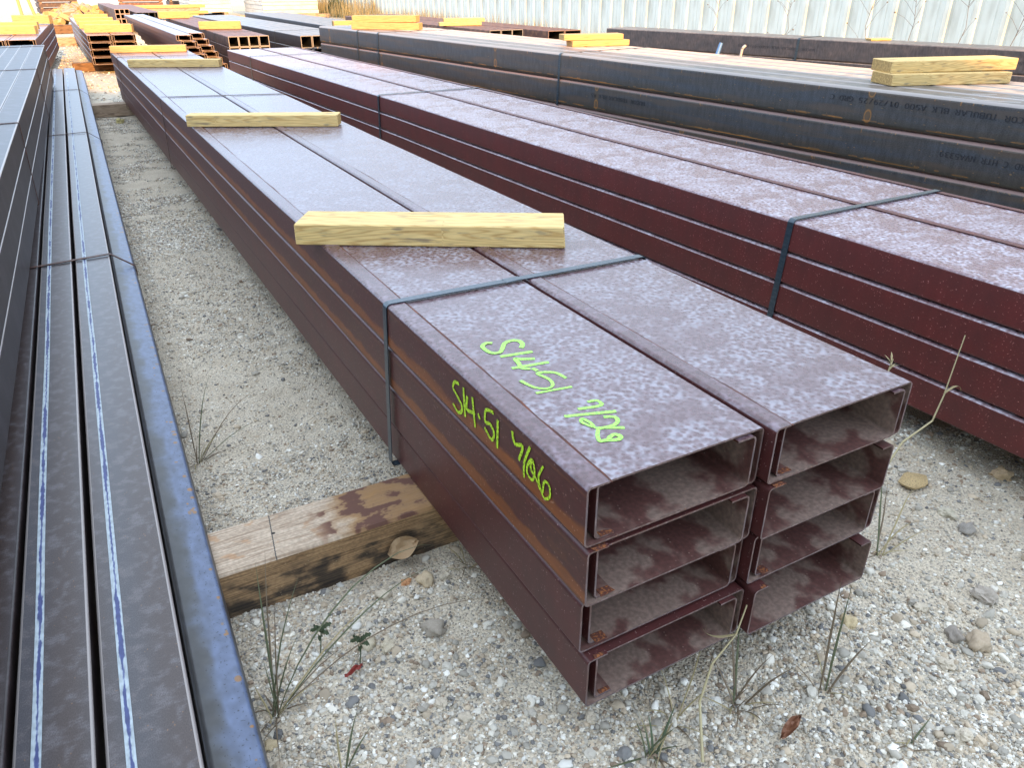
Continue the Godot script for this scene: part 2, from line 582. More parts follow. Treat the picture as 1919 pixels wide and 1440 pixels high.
	dab(d, w, h, (0.155 + 0.6) / 1.8 * w, 86, 5, 6, Vector3(38, 34, 34), 0.9)
	M.near_top = mat(tex(w, h, d), 0.85)
	M.near_front = mat(tex(w, h, e), 0.85)
	# --- ground
	w = 1024; h = 1024
	n1 = nz(w, h, 0.006, 0, 5, 121)
	n2 = nz(w, h, 0.09, 0, 4, 122)
	c1 = nz(w, h, 0.11, 1, 1, 123)
	c2 = nz(w, h, 0.11, 2, 1, 123)
	d = blank(w, h)
	rr = blank(w, h)
	for i in w * h:
		var f := n1[i] / 255.0
		var g := n2[i] / 255.0
		var cd := c1[i] / 255.0
		var cv := c2[i] / 255.0
		var c := Vector3(193, 180, 160).lerp(Vector3(213, 203, 185), f) * (0.84 + 0.26 * g)
		var st := 1.0 - ss(0.20, 0.34, cd)
		if cv > 0.45:
			c = c.lerp(Vector3(132, 124, 118).lerp(Vector3(206, 200, 186), fposmod(cv * 7.3, 1.0)), st * 0.75)
		put(d, i, c)
		var hh := 255.0 * clampf(0.35 * g + 0.5 * st * (0.4 + 0.6 * cv) + 0.15 * f, 0.0, 1.0)
		put(rr, i, Vector3(hh, hh, hh))
	var gm := mat(tex(w, h, d), 0.95, Vector2(1.6, 1.6), Color.WHITE, 0.3)
	gm.heightmap_enabled = true
	gm.heightmap_texture = tex(w, h, rr)
	gm.heightmap_scale = 0.5
	M.ground = gm
	# --- wall sheet: pale grey-green paint, faint dirt streaks running down
	w = 512; h = 512
	n1 = nz(w, h, 0.02, 0, 4, 131, 1, 8)
	n2 = nz(w, h, 0.01, 0, 4, 132)
	d = blank(w, h)
	for i in w * h:
		var f := n1[i] / 255.0
		var g := n2[i] / 255.0
		put(d, i, Vector3(208, 213, 205).lerp(Vector3(190, 193, 183), ss(0.4, 0.8, f * 0.5 + g * 0.5)))
	M.wall = mat(tex(w, h, d), 0.45, Vector2(0.7, 0.5))
	M.white = mat(M.wall.albedo_texture, 0.55, Vector2(0.3, 1.2), Color(1.0, 0.97, 0.97))
	M.ink = mat(null, 0.6, Vector2.ONE, lin(0.011, 0.012, 0.02))
	M.chalk = mat(null, 0.8, Vector2.ONE, lin(0.75, 0.76, 0.78))
	n1 = nz(256, 256, 0.06, 0, 4, 141)
	d = blank(256, 256)
	e = blank(256, 256)
	for i in 256 * 256:
		var f := ss(0.25, 0.55, n1[i] / 255.0)
		put(d, i, Vector3(126, 178, 90).lerp(Vector3(164, 230, 96), f))
		put(e, i, Vector3(120, 138, 32).lerp(Vector3(186, 226, 44), f))
	M.green = mat(tex(256, 256, d), 0.55, Vector2(14, 14))
	M.yellowgreen = mat(tex(256, 256, e), 0.55, Vector2(14, 14))

# ---------------------------------------------------------------- steel members (length runs along -z from z0)
# open_up: web at the bottom, flanges up, lips turned in along the top; otherwise the other way round
func channel(x: float, w: float, bot: float, top: float, z0: float, z1: float, lip: float, open_up: bool, top_m: Material, side_m: Material, ph: float, long_flange := 0.0, short_flange := 0.0, seg := 12, far := false) -> ArrayMesh:
	var t := 0.0028
	var c := []
	var side := 1.0
	if open_up:
		c = [Vector2(x + lip, top), Vector2(x, top), Vector2(x, bot), Vector2(x + w, bot), Vector2(x + w, top - short_flange), Vector2(x + w - lip, top - short_flange)]
	else:
		side = -1.0
		c = [Vector2(x + lip, bot), Vector2(x, bot), Vector2(x, top), Vector2(x + w, top), Vector2(x + w, bot - long_flange), Vector2(x + w - lip, bot - long_flange)]
	var r := 0.0075
	var o := rounded(c, r, false, side, 2 if far else 4)
	var pts: PackedVector2Array = o[0]
	var nrm: PackedVector2Array = o[1]
	var inn := PackedVector2Array()
	var neg := PackedVector2Array()
	for i in pts.size():
		inn.append(pts[i] - nrm[i] * t)
		neg.append(-nrm[i])
	var st := Surf.new()
	var ssd := Surf.new()
	var si := Surf.new()
	var se := Surf.new()
	var amp := 0.0045
	extrude(pts, nrm, false, z0, z1, func(nn: Vector2, _i): return st if nn.y > 0.55 else (ssd if absf(nn.x) > 0.5 else si), seg, amp, ph)
	extrude(inn, neg, false, z0, z1, func(_nn, _i): return si, seg, amp, ph, fposmod(ph * 0.377, 3.0))
	ring(se, pts, inn, false, z0, 1.0, wobble_at(z0, amp, ph))
	ring(se, pts, inn, false, z1, -1.0, wobble_at(z1, amp, ph))
	# lip edges
	var sl := Surf.new()
	for q in [0, pts.size() - 1]:
		var dir: Vector2 = (pts[0] - pts[1]).normalized() if q == 0 else (pts[q] - pts[q - 1]).normalized()
		for k in seg:
			var za := lerpf(z0, z1, float(k) / seg)
			var zb := lerpf(z0, z1, float(k + 1) / seg)
			var oa := wobble_at(za, amp, ph)
			var ob := wobble_at(zb, amp, ph)
			var a: Vector2 = pts[q]
			var b: Vector2 = inn[q]
			sl.flat(Vector3(a.x + oa.x, a.y + oa.y, za), Vector3(b.x + oa.x, b.y + oa.y, za), Vector3(b.x + ob.x, b.y + ob.y, zb), Vector3(a.x + ob.x, a.y + ob.y, zb), Vector3(dir.x, dir.y, 0), Vector2(za, 0), Vector2(za, 0.003), Vector2(zb, 0.003), Vector2(zb, 0))
	return mesh_of([[st, top_m], [ssd, side_m], [si, M.inside], [se, M.far_edge if far else M.edge], [sl, M.lip_edge]])

func mirror(m: ArrayMesh, about: float) -> ArrayMesh:
	var out := ArrayMesh.new()
	for k in m.get_surface_count():
		var a := m.surface_get_arrays(k)
		var v: PackedVector3Array = a[Mesh.ARRAY_VERTEX]
		var n: PackedVector3Array = a[Mesh.ARRAY_NORMAL]
		var ix: PackedInt32Array = a[Mesh.ARRAY_INDEX]
		for i in v.size():
			v[i].x = 2.0 * about - v[i].x
			n[i].x = -n[i].x
		for i in ix.size() / 3:
			var q := ix[i * 3 + 1]
			ix[i * 3 + 1] = ix[i * 3 + 2]
			ix[i * 3 + 2] = q
		a[Mesh.ARRAY_VERTEX] = v
		a[Mesh.ARRAY_NORMAL] = n
		a[Mesh.ARRAY_INDEX] = ix
		out.add_surface_from_arrays(Mesh.PRIMITIVE_TRIANGLES, a)
		out.surface_set_material(k, m.surface_get_material(k))
	return out

# square or oblong tube: [x, y] is the lower left corner
func tube(x: float, y: float, w: float, h: float, z0: float, z1: float, wall: float, r: float, side_m: Material, top_m: Material, corner_m: Material, ph: float, edge_m: Material, seg := 10, amp := 0.0008, deep := 0.6) -> ArrayMesh:
	var c := [Vector2(x, y + h), Vector2(x, y), Vector2(x + w, y), Vector2(x + w, y + h)]
	var o := rounded(c, r, true, 1.0, 4)
	var pts: PackedVector2Array = o[0]
	var nrm: PackedVector2Array = o[1]
	var ci := [Vector2(x + wall, y + h - wall), Vector2(x + wall, y + wall), Vector2(x + w - wall, y + wall), Vector2(x + w - wall, y + h - wall)]
	var oi := rounded(ci, maxf(r - wall, 0.001), true, 1.0, 4)
	var inn: PackedVector2Array = oi[0]
	var neg := PackedVector2Array()
	for q in oi[1]:
		neg.append(-q)
	var ssd := Surf.new()
	var st := Surf.new()
	var sc := Surf.new()
	var se := Surf.new()
	var si := Surf.new()
	extrude(pts, nrm, true, z0, z1, func(nn: Vector2, _i): return st if nn.y > 0.985 else (ssd if nn.y < 0.25 else sc), seg, amp, ph)
	var zi := z0 - minf(deep, z0 - z1)
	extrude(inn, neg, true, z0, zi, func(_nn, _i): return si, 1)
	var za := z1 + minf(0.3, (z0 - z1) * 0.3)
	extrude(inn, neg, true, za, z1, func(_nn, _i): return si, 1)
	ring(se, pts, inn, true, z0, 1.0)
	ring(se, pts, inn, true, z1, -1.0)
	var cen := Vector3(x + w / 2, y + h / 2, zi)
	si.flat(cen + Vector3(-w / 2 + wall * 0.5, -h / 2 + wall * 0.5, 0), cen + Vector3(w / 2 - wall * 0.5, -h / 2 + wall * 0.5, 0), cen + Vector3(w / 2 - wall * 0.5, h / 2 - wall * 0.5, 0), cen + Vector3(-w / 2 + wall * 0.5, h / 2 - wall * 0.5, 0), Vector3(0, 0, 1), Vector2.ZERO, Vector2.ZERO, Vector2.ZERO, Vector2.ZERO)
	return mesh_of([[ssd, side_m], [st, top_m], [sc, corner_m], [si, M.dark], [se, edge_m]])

# steel band round a rectangle, width along z, leaning: z = z0 + kx*(x-x0) + ky*(y-top)
func band(c: Array, closed: bool, wide: float, m: Material, z0: float, kx := 0.0, ky := 0.0, r := 0.006, thick := 0.0012) -> ArrayMesh:
	var o := rounded(c, r, closed, 1.0, 4)
	var pts: PackedVector2Array = o[0]
	var nrm: PackedVector2Array = o[1]
	var s := Surf.new()
	var x0: float = c[0].x
	var top: float = c[0].y
	var m_n := pts.size()
	var along := 0.0
	for i in (m_n if closed else m_n - 1):
		var j := (i + 1) % m_n
		var a: Vector2 = pts[i]
		var b := pts[j]
		var steps := maxi(1, int(a.distance_to(b) / 0.05))
		for k in steps:
			var q0 := float(k) / steps
			var q1 := float(k + 1) / steps
			var p0 := a.lerp(b, q0)
			var p1 := a.lerp(b, q1)
			var g0 := (nrm[i] as Vector2).lerp(nrm[j], q0).normalized()
			var g1 := (nrm[i] as Vector2).lerp(nrm[j], q1).normalized()
			var w0 := z0 + kx * (p0.x - x0) + ky * (p0.y - top)
			var w1 := z0 + kx * (p1.x - x0) + ky * (p1.y - top)
			var h0 := 0.0004 + 0.0008 * absf(wob.get_noise_2d(p0.x * 900.0, p0.y * 900.0))
			var h1 := 0.0004 + 0.0008 * absf(wob.get_noise_2d(p1.x * 900.0, p1.y * 900.0))
			var e0 := p0 + g0 * (thick + h0)
			var e1 := p1 + g1 * (thick + h1)
			var d0 := p0 + g0 * 0.0002
			var d1 := p1 + g1 * 0.0002
			var hw := wide / 2.0
			var n0 := Vector3(g0.x, g0.y, 0)
			var n1 := Vector3(g1.x, g1.y, 0)
			var l := along + a.distance_to(b) * q0
			var l1 := along + a.distance_to(b) * q1
			s.quad([Vector3(e0.x, e0.y, w0 - hw), Vector3(e1.x, e1.y, w1 - hw), Vector3(e1.x, e1.y, w1 + hw), Vector3(e0.x, e0.y, w0 + hw)], [n0, n1, n1, n0], [Vector2(l, 0), Vector2(l1, 0), Vector2(l1, wide), Vector2(l, wide)])
			for sg in [-1.0, 1.0]:
				s.flat(Vector3(e0.x, e0.y, w0 + hw * sg), Vector3(e1.x, e1.y, w1 + hw * sg), Vector3(d1.x, d1.y, w1 + hw * sg), Vector3(d0.x, d0.y, w0 + hw * sg), Vector3(0, 0, sg), Vector2(l, 0), Vector2(l1, 0), Vector2(l1, 0.001), Vector2(l, 0.001))
		along += a.distance_to(b)
	return mesh_of([[s, m]])

func loop_rect(x0: float, x1: float, y0: float, y1: float) -> Array:
	return [Vector2(x0, y1), Vector2(x0, y0), Vector2(x1, y0), Vector2(x1, y1)]

# hand-drawn strokes: ribbons lying on a face; map turns (a, b) into a point
func strokes(list: Array, wide: float, m: Material, nn: Vector3, mp: Callable) -> ArrayMesh:
	var s := Surf.new()
	var lay := 0
	for raw in list:
		var ctl := PackedVector2Array()
		for i in raw.size() / 2:
			ctl.append(Vector2(raw[i * 2], raw[i * 2 + 1]))
		var p := PackedVector2Array()
		for i in ctl.size() - 1:
			var a := ctl[maxi(i - 1, 0)]
			var b := ctl[i]
			var c := ctl[i + 1]
			var e := ctl[mini(i + 2, ctl.size() - 1)]
			var steps := 5
			for k in steps:
				p.append(b.cubic_interpolate(c, a, e, float(k) / steps) if ctl.size() > 2 else b.lerp(c, float(k) / steps))
		p.append(ctl[ctl.size() - 1])
		lay += 1
		var lift := nn * (0.0004 + lay * 0.00004)
		for i in p.size() - 1:
			var d0 := (p[mini(i + 1, p.size() - 1)] - p[maxi(i - 1, 0)]).normalized()
			var d1 := (p[mini(i + 2, p.size() - 1)] - p[i]).normalized()
			var w0 := wide * (0.42 + 0.22 * wob.get_noise_2d(p[i].x * 420.0, p[i].y * 420.0))
			var w1 := wide * (0.42 + 0.22 * wob.get_noise_2d(p[i + 1].x * 420.0, p[i + 1].y * 420.0))
			var a := p[i] + Vector2(-d0.y, d0.x) * w0
			var b := p[i] - Vector2(-d0.y, d0.x) * w0
			var c := p[i + 1] - Vector2(-d1.y, d1.x) * w1
			var e := p[i + 1] + Vector2(-d1.y, d1.x) * w1
			lift += nn * 0.000012
			s.flat(mp.call(a) + lift, mp.call(b) + lift, mp.call(c) + lift, mp.call(e) + lift, nn, a, b, c, e)
	return mesh_of([[s, m]])

func text_mesh(t: String, high: float, m: Material) -> ArrayMesh:
	var tm := TextMesh.new()
	var f := SystemFont.new()
	f.font_names = PackedStringArray(["Droid Sans Mono"])
	tm.font = f
	tm.font_size = 32
	tm.text = t
	tm.pixel_size = high / 24.0
	tm.depth = 0.0004
	tm.material = m
	var a := ArrayMesh.new()
	for k in tm.get_surface_count():
		a.add_surface_from_arrays(Mesh.PRIMITIVE_TRIANGLES, tm.surface_get_arrays(k))
		a.surface_set_material(k, m)
	return a

# a sawn block or board; long along x
func lumber(called: String, l: float, h: float, dep: float, at: Vector3, turn: float, label: String, category: String, m: Material, sd: int, group := "", tilt := 0.0) -> MeshInstance3D:
	var s := Surf.new()
	var se := Surf.new()
	box_surf(s, se, Vector3(l, h, dep), Vector3(0, h / 2, 0), 0.0025, 0.002, sd)
	var o := single(called, mesh_of([[s, m], [se, M.endgrain]]), label, category, at, turn, group)
	o.rotation.z = tilt
	return o

# put a block by the two ends of its front bottom edge
func lumber_edge(called: String, a: Vector2, b: Vector2, y: float, h: float, dep: float, label: String, m: Material, sd: int, group := "", tilt := 0.0) -> MeshInstance3D:
	var d := b - a
	var turn := -atan2(d.y, d.x)
	var back := Vector2(d.y, -d.x).normalized()
	var c := (a + b) / 2 + back * dep / 2
	return lumber(called, d.length(), h, dep, Vector3(c.x, y, c.y), turn, label, "timber block", m, sd, group, tilt)

# ---------------------------------------------------------------- ground
var gn := FastNoiseLite.new()

func gh(x: float, z: float) -> float:
	var near := 1.0 - smoothstep(5.0, 16.0, Vector2(x, z).length())
	return (gn.get_noise_2d(x * 100.0, z * 100.0) * 0.012 + gn.get_noise_2d(x * 420.0 + 900.0, z * 420.0) * 0.004) * (0.25 + 0.75 * near) - 0.004

func ground() -> void:
	var xs := PackedFloat32Array()
	var x := -0.6
	while x < 3.0:
		xs.append(x); x += 0.03
	var st := 0.04
	while x < 260.0:
		xs.append(x); x += st; st *= 1.16
	xs.append(260.0)
	x = -0.63; st = 0.04
	while x > -260.0:
		xs.insert(0, x); x -= st; st *= 1.16
	xs.insert(0, -260.0)
	var zs := PackedFloat32Array()
	var z := 0.3
	while z > -3.6:
		zs.append(z); z -= 0.03
	st = 0.04
	while z > -300.0:
		zs.append(z); z -= st; st *= 1.13
	zs.append(-300.0)
	z = 0.33; st = 0.05
	while z < 260.0:
		zs.insert(0, z); z += st; st *= 1.16
	zs.insert(0, 260.0)
	var s := Surf.new()
	for j in zs.size():
		for i in xs.size():
			var p := Vector3(xs[i], gh(xs[i], zs[j]), zs[j])
			s.v.append(p)
			var e := 0.02
			s.n.append(Vector3(gh(p.x - e, p.z) - gh(p.x + e, p.z), 2 * e, gh(p.x, p.z - e) - gh(p.x, p.z + e)).normalized())
			s.uv.append(Vector2(p.x, p.z))
	var w := xs.size()
	for j in zs.size() - 1:
		for i in w - 1:
			var k := j * w + i
			s.tri(k, k + 1, k + w + 1, Vector3.UP)
			s.tri(k, k + w + 1, k + w, Vector3.UP)
	var o := single("ground", mesh_of([[s, M.ground]]), "bare sandy gravel yard under the steel stacks", "ground")
	o.set_meta("kind", "structure")

func pebble_mesh(sd: int, sub: int, m: Material, rough: float) -> ArrayMesh:
	var rg := RandomNumberGenerator.new()
	rg.seed = sd
	var f := FastNoiseLite.new()
	f.seed = sd
	f.frequency = 0.9
	var t := (1.0 + sqrt(5.0)) / 2.0
	var v := PackedVector3Array([Vector3(-1, t, 0), Vector3(1, t, 0), Vector3(-1, -t, 0), Vector3(1, -t, 0), Vector3(0, -1, t), Vector3(0, 1, t), Vector3(0, -1, -t), Vector3(0, 1, -t), Vector3(t, 0, -1), Vector3(t, 0, 1), Vector3(-t, 0, -1), Vector3(-t, 0, 1)])
	var ix := PackedInt32Array([0, 11, 5, 0, 5, 1, 0, 1, 7, 0, 7, 10, 0, 10, 11, 1, 5, 9, 5, 11, 4, 11, 10, 2, 10, 7, 6, 7, 1, 8, 3, 9, 4, 3, 4, 2, 3, 2, 6, 3, 6, 8, 3, 8, 9, 4, 9, 5, 2, 4, 11, 6, 2, 10, 8, 6, 7, 9, 8, 1])
	for q in sub:
		var nx := PackedInt32Array()
		var mid := {}
		for i in ix.size() / 3:
			var e := [ix[i * 3], ix[i * 3 + 1], ix[i * 3 + 2]]
			var k := []
			for j in 3:
				var a: int = mini(e[j], e[(j + 1) % 3])
				var b: int = maxi(e[j], e[(j + 1) % 3])
				var key := a * 100000 + b
				if not mid.has(key):
					mid[key] = v.size()
					v.append((v[a].normalized() + v[b].normalized()))
				k.append(mid[key])
			nx.append_array(PackedInt32Array([e[0], k[0], k[2], e[1], k[1], k[0], e[2], k[2], k[1], k[0], k[1], k[2]]))
		ix = nx
	for i in v.size():
		var p := v[i].normalized()
		v[i] = p * (1.0 + f.get_noise_3dv(p) * rough) * Vector3(1.0, 0.68, 0.82)
	var s := SurfaceTool.new()
	s.begin(Mesh.PRIMITIVE_TRIANGLES)
	if sub == 0 or sd % 2 == 0:
		s.set_smooth_group(0)
	else:
		s.set_smooth_group(-1)
	for i in ix.size() / 3:
		for j in [0, 2, 1]:
			s.set_uv(Vector2(v[ix[i * 3 + j]].x, v[ix[i * 3 + j]].z))
			s.add_vertex(v[ix[i * 3 + j]])
	s.generate_normals()
	s.set_material(m)
	return s.commit()

func stone_color(rg: RandomNumberGenerator) -> Color:
	var q := rg.randf()
	var k := rg.randf_range(0.88, 1.42)
	if q < 0.26: return Color(0.56 * k, 0.53 * k, 0.465 * k)
	if q < 0.56: return Color(0.37 * k, 0.345 * k, 0.30 * k)
	if q < 0.77: return Color(0.42 * k, 0.35 * k, 0.265 * k)
	if q < 0.86: return Color(0.165 * k, 0.162 * k, 0.16 * k)
	if q < 0.92: return Color(0.25 * k, 0.19 * k, 0.14 * k)
	return Color(0.66 * k, 0.645 * k, 0.60 * k)

func gravel() -> void:
	var m := StandardMaterial3D.new()
	m.vertex_color_use_as_albedo = true
	m.roughness = 0.85
	m.metallic_specular = 0.35
	var rg := RandomNumberGenerator.new()
	rg.seed = 77
	var top := thing("gravel", "loose grey, white and tan gravel scattered over the sandy ground", "gravel")
	top.set_meta("kind", "stuff")
	var bufs := []
	for k in 5:
		bufs.append(PackedFloat32Array())
	var patch := FastNoiseLite.new()
	patch.seed = 8
	patch.frequency = 0.012
	patch.fractal_octaves = 3
	var put_one := func(x: float, z: float, r: float) -> void:
		var b := Basis.from_euler(Vector3(rg.randf_range(-0.35, 0.35), rg.randf() * TAU, rg.randf_range(-0.35, 0.35))).scaled_local(Vector3(rg.randf_range(0.75, 1.25), rg.randf_range(0.7, 1.1), rg.randf_range(0.75, 1.25)) * r)
		var y := gh(x, z) + r * rg.randf_range(-0.22, 0.38)
		var c := stone_color(rg)
		var k := rg.randi() % 5
		bufs[k].append_array(PackedFloat32Array([b.x.x, b.y.x, b.z.x, x, b.x.y, b.y.y, b.z.y, y, b.x.z, b.y.z, b.z.z, z, c.r, c.g, c.b, 1.0]))
	# foreground: everything between the bundles in front of the camera
	var made := 0
	for k in 420000:
		var z := -0.25 - pow(rg.randf(), 1.35) * 3.4
		var x := rg.randf_range(-0.08, 2.35)
		if x > 0.50 and x < 0.96 and z < -0.85:
			continue
		if x > 1.75 and z < -0.9:
			continue
		var dn := patch.get_noise_2d(x * 100.0, z * 100.0) * 0.5 + 0.5
		var keep := 0.24 + 0.76 * smoothstep(0.34, 0.56, dn)
		if rg.randf() > keep:
			continue
		var q := rg.randf()
		var r := 0.0010 + 0.0018 * q * q + (0.0036 * pow(rg.randf(), 5.0))
		if z < -1.25:
			r *= 0.85
		if rg.randf() < (0.010 if z > -1.25 else 0.003):
			r = rg.randf_range(0.006, 0.011)
		put_one.call(x, z, r)
		made += 1
	# the lane between the two left bundles, further back
	for k in 60000:
		var z := -3.3 - rg.randf() * 5.2
		var x := rg.randf_range(-0.02, 0.52)
		if patch.get_noise_2d(x * 100.0, z * 100.0) < rg.randf_range(-0.5, 0.3):
			continue
		put_one.call(x, z, rg.randf_range(0.002, 0.0055))
	for k in 70000:
		put_one.call(rg.randf_range(-1.4, 4.2), -0.25 + pow(rg.randf(), 1.3) * 2.4, 0.0014 + 0.0035 * pow(rg.randf(), 2.0))
	for k in 30000:
		put_one.call(rg.randf_range(2.3, 5.6), rg.randf_range(-4.0, -0.2), 0.002 + 0.005 * pow(rg.randf(), 2.0))
	for k in 14000:
		put_one.call(rg.randf_range(-2.5, 4.0), -8.3 - rg.randf() * 10.0, rg.randf_range(0.004, 0.016))
	for k in 5:
		var mm := MultiMesh.new()
		mm.transform_format = MultiMesh.TRANSFORM_3D
		mm.use_colors = true
		mm.mesh = pebble_mesh(300 + k, 1, m, 0.55)
		mm.instance_count = bufs[k].size() / 16
		mm.buffer = bufs[k]
		var o := MultiMeshInstance3D.new()
		o.multimesh = mm
		o.name = "pebbles" if k == 0 else "pebbles_%03d" % k
		o.set_meta("kind", "stuff")
		top.add_child(o, true)

func stone(x: float, z: float, r: float, c: Color, label: String, sd: int) -> void:
	var m := StandardMaterial3D.new()
	m.albedo_color = Color(c.r * 0.8, c.g * 0.8, c.b * 0.8).linear_to_srgb()
	m.albedo_texture = M.ground.albedo_texture
	m.uv1_scale = Vector3(0.7, 0.7, 1)
	m.albedo_color = Color(minf(c.r * 2.4, 1.0), minf(c.g * 2.4, 1.0), minf(c.b * 2.5, 1.0)).linear_to_srgb()
	m.roughness = 0.85
	var o := single("stone", pebble_mesh(sd, 2, m, 0.75), label, "stone", Vector3(x, gh(x, z) + r * 0.3, z), sd * 1.7, "larger stones lying among the gravel")
	o.scale = Vector3.ONE * r

# ---------------------------------------------------------------- plants
func blade(l: float, wide: float, dir: float, rise: float, droop: float, m: Material, sd: int) -> ArrayMesh:
	var s := Surf.new()
	var rg := RandomNumberGenerator.new()
	rg.seed = sd
	var p := Vector3.ZERO
	var el := rise
	var az := dir
	var steps := 9
	var prev := []
	for k in steps + 1:
		var q := float(k) / steps
		var f := Vector3(cos(az) * cos(el), sin(el), sin(az) * cos(el))
		var side := Vector3(-sin(az), 0, cos(az))
		var up := side.cross(f)
		var w := wide * 0.5 * (0.55 + 0.9 * q if q < 0.35 else (0.87 * (1.0 - pow((q - 0.35) / 0.65, 1.6)) + 0.03))
		var row := [p - side * w, p - up * w * 0.45, p + side * w, up, side]
		if k > 0:
			var n0 := ((prev[3] as Vector3) - (prev[4] as Vector3) * 0.4).normalized()
			var n1 := (up - side * 0.4).normalized()
			s.quad([prev[0], prev[1], row[1], row[0]], [n0, n0, n1, n1], [Vector2.ZERO, Vector2(0, q), Vector2(1, q), Vector2(1, 0)])
			n0 = ((prev[3] as Vector3) + (prev[4] as Vector3) * 0.4).normalized()
			n1 = (up + side * 0.4).normalized()
			s.quad([prev[1], prev[2], row[2], row[1]], [n0, n0, n1, n1], [Vector2.ZERO, Vector2(0, q), Vector2(1, q), Vector2(1, 0)])
		prev = row
		p += f * l / steps
		el -= droop / steps * (0.4 + 1.2 * q)
		az += rg.randf_range(-0.05, 0.05)
	return mesh_of([[s, m]])

func stem(pts: Array, r0: float, r1: float, m: Material) -> ArrayMesh:
	var s := Surf.new()
	var n := pts.size()
	for i in n - 1:
		var a: Vector3 = pts[i]
		var b: Vector3 = pts[i + 1]
		var f := (b - a).normalized()
		var u := f.cross(Vector3(0.3, 0.1, 0.9)).normalized()
		var w := f.cross(u)
		var ra := lerpf(r0, r1, float(i) / (n - 1))
		var rb := lerpf(r0, r1, float(i + 1) / (n - 1))
		for k in 5:
			var q0 := u * cos(k * TAU / 5) + w * sin(k * TAU / 5)
			var q1 := u * cos((k + 1) * TAU / 5) + w * sin((k + 1) * TAU / 5)
			s.quad([a + q0 * ra, a + q1 * ra, b + q1 * rb, b + q0 * rb], [q0, q1, q1, q0], [Vector2.ZERO, Vector2.ZERO, Vector2.ONE, Vector2.ONE])
	return mesh_of([[s, m]])

func leaf_mat(r: float, g: float, b: float) -> StandardMaterial3D:
	var m := StandardMaterial3D.new()
	m.albedo_color = lin(r, g, b)
	m.roughness = 0.6
	m.metallic_specular = 0.3
	m.backlight_enabled = true
	m.backlight = Color(0.25, 0.25, 0.15)
	return m

func tuft(label: String, x: float, z: float, blades: Array, sd: int) -> Node3D:
	var t := thing("grass_tuft", label, "grass tuft", Vector3(x, gh(x, z) - 0.003, z))
	var k := 0
	for b in blades:   # [length, width, direction in degrees (0 = right, 90 = towards us), rise, droop, material]
		var o := part(t, "blade", blade(b[0], b[1] * 0.72, deg_to_rad(b[2]), deg_to_rad(b[3]), deg_to_rad(b[4]), b[5], sd * 100 + k))
		o.position = Vector3(fposmod(sd * 0.37 + k * 0.61, 1.0) - 0.5, 0, fposmod(sd * 0.77 + k * 0.31, 1.0) - 0.5) * 0.014
		k += 1
	var rg := RandomNumberGenerator.new()
	rg.seed = 900 + sd
	for j in (9 if blades.size() > 6 else 4):
		var q := part(t, "blade", blade(rg.randf_range(0.03, 0.085), rg.randf_range(0.002, 0.0038), rg.randf() * TAU, rg.randf_range(0.2, 1.1), rg.randf_range(0.4, 1.6), M.grass_dry if j % 2 else M.grass_brown, sd * 50 + j))
		q.position = Vector3(rg.randf_range(-0.012, 0.012), 0.001, rg.randf_range(-0.012, 0.012))
	return t

func leaf_shape(m: Material, l: float, w: float, teeth: int, curl: float, sd: int) -> ArrayMesh:
	var s := Surf.new()
	var rows := 10
	var P := func(u: float, v: float) -> Vector3:
		var e := w * pow(sin(PI * clampf(u * 0.94 + 0.05, 0.0, 1.0)), 0.8) * (1.0 + 0.16 * sin(u * teeth * TAU))
		var x := (u - 0.5) * l
		var zz := v * e * 0.5
		return Vector3(x, curl * (v * v * w * 0.5 + 0.35 * sin(u * 5.0 + sd) * w * 0.3) + 0.002 + 0.004 * sin(u * 9.0 + v * 4.0), zz)
	for i in rows:
		for j in 4:
			var u0 := float(i) / rows
			var u1 := float(i + 1) / rows
			var v0 := j / 2.0 - 1.0
			var v1 := (j + 1) / 2.0 - 1.0
			var a: Vector3 = P.call(u0, v0)
			var b: Vector3 = P.call(u1, v0)
			var c: Vector3 = P.call(u1, v1)
			var d: Vector3 = P.call(u0, v1)
			var nn := (c - a).cross(b - d).normalized()
			if nn.y < 0: nn = -nn
			s.flat(a, b, c, d, nn, Vector2(u0, v0), Vector2(u1, v0), Vector2(u1, v1), Vector2(u0, v1))
	return mesh_of([[s, m]])

# ---------------------------------------------------------------- bundles
func tubes(called: String, label: String, at: Vector3, turn: float, cols: int, rows: int, w: float, h: float, l: float, wall: float, r: float, side_m: Material, top_m: Material, corner_m: Material, edge_m: Material, group := "", strap_at := [], strap_m: Material = null, strap_w := 0.016, lean := 0.0) -> Node3D:
	var t := thing(called, label, "steel bundle", at, turn, group)
	for k in rows:
		for j in cols:
			var y := k * (h + 0.0012)
			var zz := 0.006 * sin(k * 5.1 + j * 3.7)
			part(t, "tube", tube(j * (w + 0.0015) + (rows - 1 - k) * lean, y, w, h, zz, -l + zz, wall, r, side_m, top_m, corner_m if k < rows - 1 else top_m, k * 13.0 + j * 5.0 + at.x * 9.0, edge_m))
	for z in strap_at:
		part(t, "strap", band(loop_rect(-0.001, cols * (w + 0.0015) + 0.001, -0.001, rows * (h + 0.0012) + 0.001), true, strap_w, strap_m, z, 0.03, 0.05, 0.012))
	return t

